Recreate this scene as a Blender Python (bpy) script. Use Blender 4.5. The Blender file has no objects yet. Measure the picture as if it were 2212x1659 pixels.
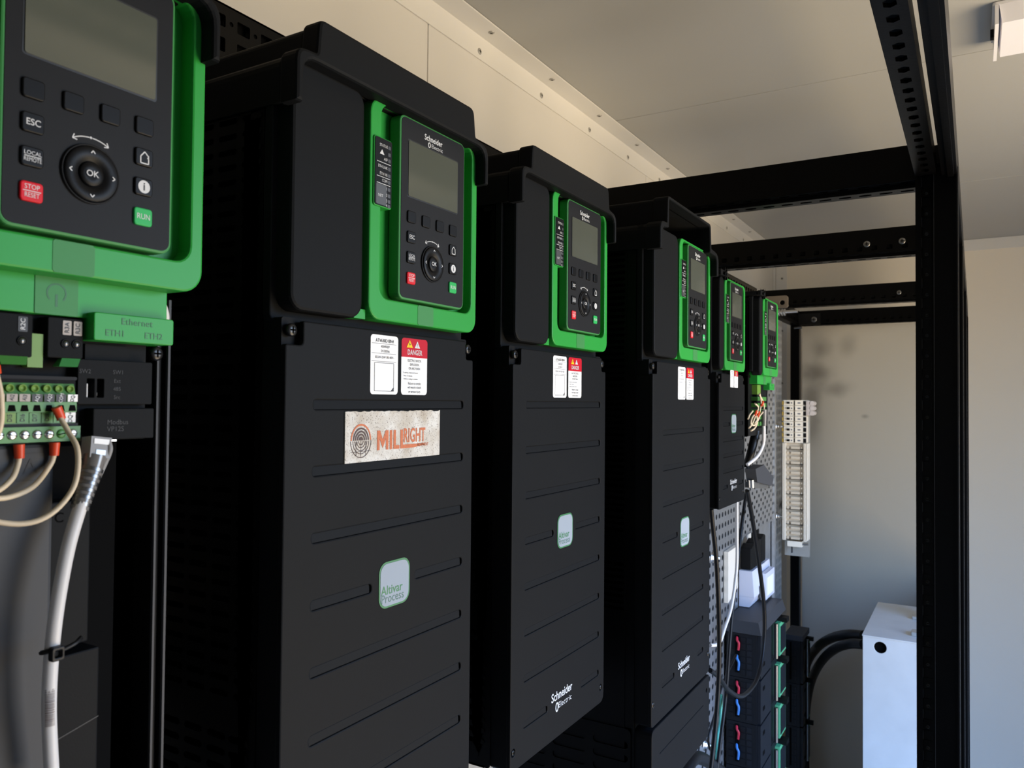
import bpy, math, random
import numpy as np
from mathutils import Vector, Matrix
random.seed(7)
S = bpy.context.scene
COL = S.collection
PI = math.pi

# ------------------------------------------------------------------ camera survey (2212 x 1659 frame)
FPX = 1680.0
PSI, PIT, ROL = math.radians(30.7358924), math.radians(1.25275901), math.radians(0.49367066)
CAM = np.array([0.603, 0.0, 1.60])
_f = np.array([-math.sin(PSI)*math.cos(PIT), math.cos(PSI)*math.cos(PIT), math.sin(PIT)])
_r = np.array([math.cos(PSI), math.sin(PSI), 0.0]); _u = np.cross(_r, _f)
RR = math.cos(ROL)*_r + math.sin(ROL)*_u
UU = -math.sin(ROL)*_r + math.cos(ROL)*_u
def sight(u, v):
    return (u-1106)/FPX*RR - (v-829.5)/FPX*UU + _f
def atx(x, u, v):
    d = sight(u, v); return tuple(float(c) for c in CAM + (x-CAM[0])/d[0]*d)
def aty(y, u, v):
    d = sight(u, v); return tuple(float(c) for c in CAM + y/d[1]*d)

# ------------------------------------------------------------------ materials
MATS = {}
def mat(name, col, rough=.5, metal=0.0, spec=.5, bump=0, bscale=400, var=0, vscale=6, coat=0, trans=0, emit=None, estr=0, stretch=None):
    m = bpy.data.materials.new(name); m.use_nodes = True
    nt = m.node_tree; b = nt.nodes['Principled BSDF']
    b.inputs['Base Color'].default_value = (*col, 1)
    b.inputs['Roughness'].default_value = rough
    b.inputs['Metallic'].default_value = metal
    b.inputs['Specular IOR Level'].default_value = spec
    b.inputs['Coat Weight'].default_value = coat
    b.inputs['Transmission Weight'].default_value = trans
    if emit:
        b.inputs['Emission Color'].default_value = (*emit, 1); b.inputs['Emission Strength'].default_value = estr
    if bump or var:
        tc = nt.nodes.new('ShaderNodeTexCoord'); src = tc.outputs['Object']
        if stretch:
            mp = nt.nodes.new('ShaderNodeMapping'); mp.inputs['Scale'].default_value = stretch
            nt.links.new(src, mp.inputs['Vector']); src = mp.outputs['Vector']
    if bump:
        n = nt.nodes.new('ShaderNodeTexNoise'); n.inputs['Scale'].default_value = bscale; n.inputs['Detail'].default_value = 3
        bp = nt.nodes.new('ShaderNodeBump'); bp.inputs['Strength'].default_value = bump; bp.inputs['Distance'].default_value = .001
        nt.links.new(src, n.inputs['Vector']); nt.links.new(n.outputs['Fac'], bp.inputs['Height']); nt.links.new(bp.outputs['Normal'], b.inputs['Normal'])
    if var:
        n2 = nt.nodes.new('ShaderNodeTexNoise'); n2.inputs['Scale'].default_value = vscale; n2.inputs['Detail'].default_value = 4
        mx = nt.nodes.new('ShaderNodeMix'); mx.data_type = 'RGBA'
        mx.inputs[6].default_value = (*[c*(1-var) for c in col], 1); mx.inputs[7].default_value = (*[min(1, c*(1+var)) for c in col], 1)
        nt.links.new(src, n2.inputs['Vector']); nt.links.new(n2.outputs['Fac'], mx.inputs[0]); nt.links.new(mx.outputs[2], b.inputs['Base Color'])
    MATS[name] = m
    return m
mat('dark_plastic', (.0088, .0094, .0102), .52, spec=.05, bump=.08, bscale=1500, var=.10, vscale=9)
mat('dark_cover', (.0088, .0094, .0102), .50, spec=.05, bump=.06, bscale=1200, var=.10, vscale=7)
mat('dark_metal', (.0022, .0023, .0025), .45, spec=.12)
mat('black', (.002, .002, .0021), .55, spec=.25)
mat('void', (.0012, .0012, .0013), .9, spec=.1)
mat('pad_face', (.0125, .0128, .0138), .5, spec=.12)
mat('button', (.004, .004, .0043), .4, spec=.14)
mat('button_red', (.62, .012, .022), .4, spec=.15)
mat('button_green', (.03, .40, .10), .4, spec=.15)
mat('green', (.024, .29, .044), .36, spec=.18)
mat('green_dull', (.045, .22, .062), .45, spec=.2)
mat('green_pcb', (.05, .20, .035), .45)
mat('green_olive', (.12, .24, .03), .5)
mat('screen', (.078, .086, .070), .10, spec=.55)
mat('screen_edge', (.012, .013, .014), .3)
mat('ink_white', (.62, .63, .64), .5, spec=.15)
mat('ink_grey', (.20, .205, .215), .5)
mat('led_grey', (.05, .052, .055), .4)
mat('ink_dim', (.010, .010, .011), .6)
mat('ink_black', (.010, .010, .012), .5)
mat('ink_green', (.02, .16, .05), .5)
mat('ink_teal', (.035, .12, .09), .5)
mat('green_emboss', (.007, .115, .028), .5)
mat('ink_rust', (.50, .12, .03), .6, var=.35, vscale=700)
mat('ink_brown', (.055, .022, .016), .6, var=.4, vscale=900)
mat('label_white', (.88, .88, .87), .45, spec=.15)
mat('label_grey', (.29, .33, .37), .4, spec=.15)
mat('label_tan', (.36, .31, .27), .5)
mat('danger_red', (.48, .004, .018), .45, spec=.15)
mat('warn_yellow', (.85, .55, .01), .45, spec=.15)
mat('steel', (.62, .62, .62), .28, 1.0)
mat('steel_dark', (.22, .22, .22), .35, 1.0)
mat('rack_edge_glint', (.022, .022, .023), .28, spec=.5)  # lighter rack black for painted highlight lines on post and slot edges
mat('screw_zinc', (.40, .39, .37), .4, .3)
mat('screw_black', (.03, .03, .03), .3, .8)
mat('galv', (.50, .51, .52), .42, .85, var=.22, vscale=60)
mat('galv_hole', (.012, .012, .013), .8)
mat('rack_black', (.0018, .0018, .0019), .32, spec=.09, bump=.12, bscale=220)
mat('cable_white', (.62, .59, .56), .45)
mat('cable_black', (.005, .005, .0054), .42, spec=.22)
mat('wire_beige', (.62, .50, .34), .5)
mat('ferrule_red', (.62, .055, .012), .4)
mat('wire_red', (.55, .02, .05), .4)
mat('wire_blue', (.05, .22, .60), .4)
mat('wire_teal', (.08, .42, .33), .45)
mat('plug_clear', (.24, .235, .23), .45, spec=.3)
mat('boot_clear', (.15, .14, .13), .22, spec=.7, coat=.3)
mat('plastic_white', (.90, .83, .70), .42)
mat('plastic_bluewhite', (.66, .68, .78), .4)
mat('plastic_beige', (.62, .54, .42), .5)
mat('plastic_pink', (.60, .54, .50), .5)
mat('plastic_yellow', (.75, .52, .10), .5)
mat('plastic_grey', (.045, .0465, .050), .5, spec=.2)
mat('module_dark', (.007, .008, .010), .5, spec=.2)
mat('module_face', (.013, .0145, .018), .45, spec=.15)
mat('module_green', (.10, .42, .20), .5)
mat('enclosure', (.66, .68, .68), .38, .25, var=.10, vscale=14)
mat('bracket_tan', (.19, .16, .13), .5, .4)
mat('rib_floor', (.0088, .0094, .0102), .5, spec=.05)
mat('lamp_white', (.80, .80, .84), .4)
mat('lamp_diffuser', (.82, .82, .88), .35)
mat('alu', (.55, .54, .50), .4, .6)
mat('floor_grey', (.40, .33, .24), .55, var=.25, vscale=5)

def wall_mat(name, col, rough, stains=None):
    m = mat(name, col, rough, bump=.05, bscale=90, var=.03, vscale=1.3)
    if stains:
        nt = m.node_tree; b = nt.nodes['Principled BSDF']
        prev = b.inputs['Base Color'].links[0].from_socket
        tc = nt.nodes.new('ShaderNodeTexCoord')
        nz = nt.nodes.new('ShaderNodeTexNoise'); nz.inputs['Scale'].default_value = 9; nt.links.new(tc.outputs['Object'], nz.inputs['Vector'])
        for (x, z, rx, rz, amt) in stains:
            mp = nt.nodes.new('ShaderNodeMapping'); mp.inputs['Location'].default_value = (-x/rx, 0, -z/rz); mp.inputs['Scale'].default_value = (1/rx, 0, 1/rz)
            nt.links.new(tc.outputs['Object'], mp.inputs['Vector'])
            ln = nt.nodes.new('ShaderNodeVectorMath'); ln.operation = 'LENGTH'; nt.links.new(mp.outputs['Vector'], ln.inputs[0])
            ad = nt.nodes.new('ShaderNodeMath'); ad.operation = 'MULTIPLY_ADD'; ad.inputs[1].default_value = 1.2; ad.inputs[2].default_value = -.6
            nt.links.new(nz.outputs['Fac'], ad.inputs[0])
            sm = nt.nodes.new('ShaderNodeMath'); nt.links.new(ln.outputs['Value'], sm.inputs[0]); nt.links.new(ad.outputs[0], sm.inputs[1])
            mr = nt.nodes.new('ShaderNodeMapRange'); mr.interpolation_type = 'SMOOTHSTEP'
            mr.inputs[1].default_value = 0; mr.inputs[2].default_value = 1.1; mr.inputs[3].default_value = amt; mr.inputs[4].default_value = 0
            nt.links.new(sm.outputs[0], mr.inputs[0])
            mx = nt.nodes.new('ShaderNodeMix'); mx.data_type = 'RGBA'; mx.inputs[7].default_value = (.06, .05, .038, 1)
            nt.links.new(mr.outputs[0], mx.inputs[0]); nt.links.new(prev, mx.inputs[6]); prev = mx.outputs[2]
        nt.links.new(prev, b.inputs['Base Color'])
    return m
wall_mat('wall_cream', (.67, .655, .625), .42)
wall_mat('wall_cream_warm_lit', (.84, .775, .665), .42)  # far wall: same paint with the warm bounce light put into its colour
wall_mat('trim_cream', (.71, .70, .675), .38)
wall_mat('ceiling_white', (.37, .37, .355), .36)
wall_mat('panel_grey', (.50, .455, .37), .36, [(.05, 1.83, .06, .07, .45), (.035, 1.73, .09, .06, .6), (.11, 1.66, .09, .05, .42), (.015, 1.62, .05, .12, .5), (.22, 1.55, .02, .012, .4), (.16, 1.84, .05, .06, .3), (.02, 1.50, .05, .12, .35)])

def sticker_mat():
    m = mat('sticker_worn', (.60, .56, .49), .6, spec=.15); nt = m.node_tree; b = nt.nodes['Principled BSDF']
    tc = nt.nodes.new('ShaderNodeTexCoord')
    n1 = nt.nodes.new('ShaderNodeTexNoise'); n1.inputs['Scale'].default_value = 55; n1.inputs['Detail'].default_value = 5
    n2 = nt.nodes.new('ShaderNodeTexNoise'); n2.inputs['Scale'].default_value = 900; n2.inputs['Detail'].default_value = 2
    r1 = nt.nodes.new('ShaderNodeValToRGB'); e = r1.color_ramp.elements
    e[0].position = .3; e[0].color = (.42, .36, .28, 1); e[1].position = .62; e[1].color = (.66, .64, .59, 1)
    r2 = nt.nodes.new('ShaderNodeValToRGB'); e = r2.color_ramp.elements
    e[0].position = .30; e[0].color = (.35, .32, .30, 1); e[1].position = .42; e[1].color = (1, 1, 1, 1)
    mx = nt.nodes.new('ShaderNodeMix'); mx.data_type = 'RGBA'; mx.blend_type = 'MULTIPLY'; mx.inputs[0].default_value = 1
    for n in (n1, n2): nt.links.new(tc.outputs['Object'], n.inputs['Vector'])
    nt.links.new(n1.outputs['Fac'], r1.inputs[0]); nt.links.new(n2.outputs['Fac'], r2.inputs[0])
    nt.links.new(r1.outputs[0], mx.inputs[6]); nt.links.new(r2.outputs[0], mx.inputs[7]); nt.links.new(mx.outputs[2], b.inputs['Base Color'])
sticker_mat()

# ------------------------------------------------------------------ outlines
def rr(x0, y0, x1, y1, r=.002, n=5):
    r = min(r, (x1-x0)/2-1e-6, (y1-y0)/2-1e-6); P = []
    for cx, cy, a in ((x1-r, y0+r, -90), (x1-r, y1-r, 0), (x0+r, y1-r, 90), (x0+r, y0+r, 180)):
        for i in range(n+1):
            t = math.radians(a+90*i/n); P.append((cx+r*math.cos(t), cy+r*math.sin(t)))
    return P
def circ(cx, cy, r, n=16, ry=None):
    return [(cx+r*math.cos(2*PI*i/n), cy+(ry or r)*math.sin(2*PI*i/n)) for i in range(n)]
def fillet(pts, n=4):
    """pts: (x, y, radius) polygon corners -> rounded polygon"""
    out = []; N = len(pts)
    for i in range(N):
        p0, p, p1 = pts[i-1], pts[i], pts[(i+1) % N]; r = p[2]
        if r <= 0: out.append(p[:2]); continue
        a = Vector(p0[:2])-Vector(p[:2]); b = Vector(p1[:2])-Vector(p[:2])
        la, lb = a.length, b.length; a.normalize(); b.normalize()
        ang = a.angle(b); d = min(r/math.tan(ang/2), la*.49, lb*.49)
        A = Vector(p[:2])+a*d; B = Vector(p[:2])+b*d; C = Vector(p[:2])
        for k in range(n+1):
            t = k/n; q = (1-t)**2*A+2*t*(1-t)*C+t*t*B; out.append((q.x, q.y))
    return out

def fill2d(outer, holes, t, bev=0):
    cu = bpy.data.curves.new('tmp', 'CURVE'); cu.dimensions = '2D'; cu.fill_mode = 'BOTH'
    for loop in [outer]+list(holes):
        sp = cu.splines.new('POLY'); sp.points.add(len(loop)-1); sp.use_cyclic_u = True
        for p, q in zip(sp.points, loop): p.co = (q[0], q[1], 0, 1)
    cu.extrude = max(t/2-bev, 0)
    if bev: cu.bevel_depth = bev; cu.bevel_resolution = 1; cu.offset = -bev
    ob = bpy.data.objects.new('tmp', cu); me = bpy.data.meshes.new_from_object(ob)
    V = [tuple(v.co) for v in me.vertices]; F = [tuple(p.vertices) for p in me.polygons]
    bpy.data.objects.remove(ob); bpy.data.curves.remove(cu); bpy.data.meshes.remove(me)
    return V, F
TXT = {}
def text2d(s, size, align='CENTER', bold=0, space=1.0):
    k = (s, align, bold, space)
    if k not in TXT:
        cu = bpy.data.curves.new('tmp', 'FONT'); cu.body = s; cu.size = 1; cu.align_x = align; cu.align_y = 'CENTER'
        cu.offset = bold; cu.space_character = space; cu.resolution_u = 3
        ob = bpy.data.objects.new('tmp', cu); me = bpy.data.meshes.new_from_object(ob)
        TXT[k] = ([tuple(v.co) for v in me.vertices], [tuple(p.vertices) for p in me.polygons])
        bpy.data.objects.remove(ob); bpy.data.curves.remove(cu); bpy.data.meshes.remove(me)
    V, F = TXT[k]
    return [(x*size, y*size, 0) for x, y, z in V], F
AX = {'x': lambda n: (lambda u, v, w: (n+w, u, v)),
      '-x': lambda n: (lambda u, v, w: (n-w, -u, v)),
      '-y': lambda n: (lambda u, v, w: (u, n-w, v)),
      '+y': lambda n: (lambda u, v, w: (-u, n+w, v)),
      'z': lambda n: (lambda u, v, w: (u, v, n+w)),
      '-z': lambda n: (lambda u, v, w: (v, u, n-w))}

class MB:
    def __init__(s): s.V = []; s.F = []; s.M = []; s.S = []; s.names = []
    def mi(s, m):
        if m not in s.names: s.names.append(m)
        return s.names.index(m)
    def add(s, V, F, m, smooth=False):
        o = len(s.V); s.V += [tuple(v) for v in V]; k = s.mi(m)
        for f in F: s.F.append(tuple(i+o for i in f)); s.M.append(k); s.S.append(smooth)
        return s
    def box(s, x0, x1, y0, y1, z0, z1, m):
        V = [(x, y, z) for x in (x0, x1) for y in (y0, y1) for z in (z0, z1)]
        return s.add(V, [(0, 1, 3, 2), (4, 6, 7, 5), (0, 4, 5, 1), (2, 3, 7, 6), (0, 2, 6, 4), (1, 5, 7, 3)], m)
    def hexa(s, P, m):
        """8 points: bottom quad then top quad, both counter-clockwise from above"""
        return s.add(P, [(3, 2, 1, 0), (4, 5, 6, 7), (0, 1, 5, 4), (1, 2, 6, 5), (2, 3, 7, 6), (3, 0, 4, 7)], m)
    def plate(s, ax, n, outer, t, m, holes=(), bev=0):
        """front face at n along the axis, thickness t going back"""
        V, F = fill2d(outer, holes, t, bev); f = AX[ax](n)
        return s.add([f(u, v, w-t/2) for u, v, w in V], F, m)
    def text(s, ax, n, a, b, txt, size, m, align='CENTER', bold=0, sx=1.0, rot=0, space=1.0):
        V, F = text2d(txt, size, align, bold, space); f = AX[ax](n); c, q = math.cos(rot), math.sin(rot)
        return s.add([f(a+(x*sx)*c-y*q, b+(x*sx)*q+y*c, 0) for x, y, z in V], F, m)
    def poly(s, ax, n, loop, m):
        f = AX[ax](n); return s.add([f(u, v, 0) for u, v in loop], [tuple(range(len(loop)))], m)
    def stroke(s, ax, n, pts, w, m):
        f = AX[ax](n)
        for (x0, y0), (x1, y1) in zip(pts, pts[1:]):
            d = Vector((x1-x0, y1-y0)).normalized()*w/2
            s.add([f(x0-d.y, y0+d.x, 0), f(x0+d.y, y0-d.x, 0), f(x1+d.y, y1-d.x, 0), f(x1-d.y, y1+d.x, 0)], [(0, 1, 2, 3)], m)
        return s
    def tube(s, pts, r, m, seg=10, sub=6, r1=None, caps=True):
        P = [Vector(p) for p in pts]
        if sub > 1 and len(P) > 2:
            Q = []; E = [P[0]*2-P[1]]+P+[P[-1]*2-P[-2]]
            for i in range(1, len(E)-2):
                for k in range(sub):
                    t = k/sub; a, b, c, d = E[i-1], E[i], E[i+1], E[i+2]
                    Q.append(.5*((2*b)+(c-a)*t+(2*a-5*b+4*c-d)*t*t+(3*b-a-3*c+d)*t**3))
            Q.append(P[-1]); P = Q
        n = len(P); V = []; up = None
        for i, p in enumerate(P):
            d = (P[min(i+1, n-1)]-P[max(i-1, 0)]).normalized()
            if up is None: up = Vector((0, 0, 1)) if abs(d.z) < .9 else Vector((1, 0, 0))
            up = (up-d*up.dot(d)).normalized(); sd = d.cross(up)
            rad = r if r1 is None else r+(r1-r)*i/(n-1)
            for k in range(seg):
                t = 2*PI*k/seg; V.append(p+rad*(math.cos(t)*up+math.sin(t)*sd))
        F = [(i*seg+k, i*seg+(k+1) % seg, (i+1)*seg+(k+1) % seg, (i+1)*seg+k) for i in range(n-1) for k in range(seg)]
        s.add(V, F, m, True)
        if caps: s.add(V[:seg], [tuple(range(seg))[::-1]], m); s.add(V[-seg:], [tuple(range(seg))], m)
        return s
    def lathe(s, ax, n, a, b, prof, m, seg=18, smooth=True):
        """prof: (radius, height along the axis); closed at the last radius"""
        f = AX[ax](n); V = []
        for r, h in prof:
            for k in range(seg):
                t = 2*PI*k/seg; V.append(f(a+r*math.cos(t), b+r*math.sin(t), h))
        F = [(i*seg+k, i*seg+(k+1) % seg, (i+1)*seg+(k+1) % seg, (i+1)*seg+k) for i in range(len(prof)-1) for k in range(seg)]
        F.append(tuple((len(prof)-1)*seg+k for k in range(seg)))
        return s.add(V, F, m, smooth)
    def cells(s, ax, n, a0, a1, b0, b1, pa, pb, ha, hb, m, stagger=False, t=.0015, hole='galv_hole'):
        """sheet made of cells, each with an oblong hole"""
        f = AX[ax](n); na, nb = max(1, round((a1-a0)/pa)), max(1, round((b1-b0)/pb)); pa, pb = (a1-a0)/na, (b1-b0)/nb
        ha, hb = min(ha, pa*.9), min(hb, pb*.9)
        for i in range(na):
            for j in range(nb):
                x0, y0 = a0+i*pa, b0+j*pb; cx, cy = x0+pa/2, y0+pb/2
                O = [(x0, y0), (cx, y0), (x0+pa, y0), (x0+pa, cy), (x0+pa, y0+pb), (cx, y0+pb), (x0, y0+pb), (x0, cy)]
                if stagger and (i+j) % 2:
                    s.add([f(*p, 0) for p in (O[0], O[2], O[4], O[6])], [(0, 1, 2, 3)], m); continue
                k = .6
                I = [(cx-ha/2*k, cy-hb/2), (cx, cy-hb/2), (cx+ha/2*k, cy-hb/2), (cx+ha/2, cy), (cx+ha/2*k, cy+hb/2), (cx, cy+hb/2), (cx-ha/2*k, cy+hb/2), (cx-ha/2, cy)]
                V = [f(*p, 0) for p in O+I]+[f(*p, -t) for p in I]
                F = [(q, (q+1) % 8, 8+(q+1) % 8, 8+q) for q in range(8)]+[(8+q, 8+(q+1) % 8, 16+(q+1) % 8, 16+q) for q in range(8)]
                s.add(V, F, m)
        return s
    def screw(s, ax, n, a, b, r, m='screw_black', slot=True):
        s.lathe(ax, n, a, b, [(r, -.001), (r, .0012), (r*.8, .002), (r*.35, .0021)], m, 14)
        if slot:
            for w, h in ((r*1.1, r*.26), (r*.26, r*1.1)): s.poly(ax, n+(.00225 if ax in ('x', 'z', '+y') else -.00225), rr(a-w/2, b-h/2, a+w/2, b+h/2, 1e-5, 1), 'void')
        return s
    def build(s, name, parent=None, off=(0, 0, 0), loc=(0, 0, 0)):
        me = bpy.data.meshes.new(name)
        me.from_pydata([(v[0]-off[0], v[1]-off[1], v[2]-off[2]) for v in s.V], [], s.F)
        for n in s.names: me.materials.append(MATS[n])
        me.polygons.foreach_set('material_index', s.M); me.polygons.foreach_set('use_smooth', s.S); me.update()
        o = bpy.data.objects.new(name, me); COL.objects.link(o); o.location = loc
        if parent: o.parent = parent
        return o
def tag(o, label, cat=None, group=None, kind=None):
    o['label'] = label
    if cat: o['category'] = cat
    if group: o['group'] = group
    if kind: o['kind'] = kind
    return o
def thing(name, loc, label, cat, group=None):
    o = bpy.data.objects.new(name, None); COL.objects.link(o); o.location = loc; o.empty_display_size = .05
    return tag(o, label, cat, group)
def structure(o):
    o['kind'] = 'structure'; return o
def copy_tree(o, parent):
    c = o.copy(); COL.objects.link(c); c.parent = parent
    for ch in [k for k in bpy.data.objects if k.parent == o]: copy_tree(ch, c)
    return c

# ------------------------------------------------------------------ the room
# the doorway in the right wall that lets the daylight in
DY0, DY1, DZ0, DZ1 = .85, 2.05, .02, 2.12
X0, X1, Y0, Y1, ZC = -.25, 1.80, -1.7, 4.0, 2.335
structure(MB().box(X0-.05, X1+.05, Y0-.05, Y1+.05, -.05, 0, 'floor_grey').build('floor'))
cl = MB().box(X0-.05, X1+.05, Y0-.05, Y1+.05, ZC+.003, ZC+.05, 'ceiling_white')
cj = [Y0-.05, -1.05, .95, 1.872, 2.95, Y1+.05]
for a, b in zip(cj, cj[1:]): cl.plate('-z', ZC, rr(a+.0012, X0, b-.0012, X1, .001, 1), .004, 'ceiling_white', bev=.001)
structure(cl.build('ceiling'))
w = MB().box(X0-.05, X0-.003, Y0-.05, Y1+.05, 0, ZC, 'wall_cream')
wj = [Y0, -1.0, .03, 1.125, 2.22, 3.3, Y1]
for a, b in zip(wj, wj[1:]): w.plate('x', X0, rr(a+.0013, 0, b-.0013, ZC, .001, 1), .004, 'wall_cream', bev=.0012)
structure(w.build('wall_left'))
structure(MB().box(X0, X1+.05, Y1, Y1+.05, 0, ZC, 'wall_cream_warm_lit').build('wall_far'))
structure(MB().box(X0, X1+.05, Y0-.05, Y0, 0, ZC, 'wall_cream').build('wall_near'))
# right wall with the open doorway that lets the daylight in
w = MB()
w.box(X1, X1+.05, Y0, DY0, 0, ZC, 'wall_cream').box(X1, X1+.05, DY1, Y1, 0, ZC, 'wall_cream')
w.box(X1, X1+.05, DY0, DY1, DZ1, ZC, 'wall_cream').box(X1, X1+.05, DY0, DY1, 0, DZ0, 'wall_cream')
structure(w.build('wall_right'))
d = MB()
for b in ((DY0-.04, DY0, DZ0, DZ1+.04), (DY1, DY1+.04, DZ0, DZ1+.04), (DY0, DY1, DZ1, DZ1+.04)): d.box(X1-.012, X1, b[0], b[1], b[2], b[3], 'trim_cream')
structure(d.build('door_1'))
# corner angle along the left wall and ceiling, with its screws
t = MB()
t.plate('x', X0+.0035, rr(Y0, ZC-.05, Y1-.001, ZC-.0005, .001, 1), .003, 'trim_cream', bev=.0008)
t.plate('-z', ZC-.0035, rr(Y0, X0+.001, Y1-.001, X0+.051, .001, 1), .003, 'trim_cream', bev=.0008)
t1 = structure(t.build('trim_1'))
for i in range(16):
    y = 1.29+.2585*(i-4)
    if -1.6 < y < 3.95:
        MB().screw('x', X0+.0035, y, 2.2995, .0062, 'screw_zinc').build('screw', t1)
        MB().screw('-z', ZC-.0035, y, X0+.0315, .0062, 'screw_zinc').build('screw', t1)
t = MB()
t.plate('-y', Y1-.0035, rr(X0+.004, ZC-.05, X1, ZC-.0005, .001, 1), .003, 'trim_cream', bev=.0008)
t2 = structure(t.build('trim_2'))
t = MB()
t.plate('-y', Y1-.0035, rr(X0+.004, 0, X0+.056, ZC-.051, .001, 1), .003, 'trim_cream', bev=.0008)
t.plate('x', X0+.0035, rr(Y1-.053, 0, Y1-.004, ZC-.051, .001, 1), .003, 'trim_cream', bev=.0008)
t3 = structure(t.build('trim_3'))
for x in (-.215, -.07, .10, .28): MB().screw('-y', Y1-.0035, x, 2.30, .006, 'screw_zinc').build('screw', t2)
for z in (2.22, 1.96, 1.7): MB().screw('-y', Y1-.0035, X0+.034, z, .006, 'screw_zinc').build('screw', t3)
# ceiling lamp
lf = thing('ceiling_lamp', (.95, 1.735, ZC), 'white rectangular ceiling lamp, switched off, at the top right beyond the black rack', 'lamp')
MB().plate('z', ZC-.001, rr(.634, 1.650, 1.3, 1.824, .006), .006, 'lamp_white', bev=.001).build('base_plate', lf, (.95, 1.735, ZC))
b = MB()
b.hexa([(.6495, 1.656, ZC-.040), (1.29, 1.656, ZC-.040), (1.29, 1.818, ZC-.040), (.6495, 1.818, ZC-.040), (.6445, 1.650, ZC-.007), (1.298, 1.650, ZC-.007), (1.298, 1.824, ZC-.007), (.6445, 1.824, ZC-.007)], 'lamp_diffuser')
b.build('diffuser', lf, (.95, 1.735, ZC))
MB().box(.638, .6440, 1.649, 1.826, ZC-.043, ZC-.007, 'lamp_white').build('end_cap', lf, (.95, 1.735, ZC))
MB().box(.632, .638, 1.742, 1.756, ZC-.028, ZC-.012, 'black').build('clip', lf, (.95, 1.735, ZC))

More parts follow.
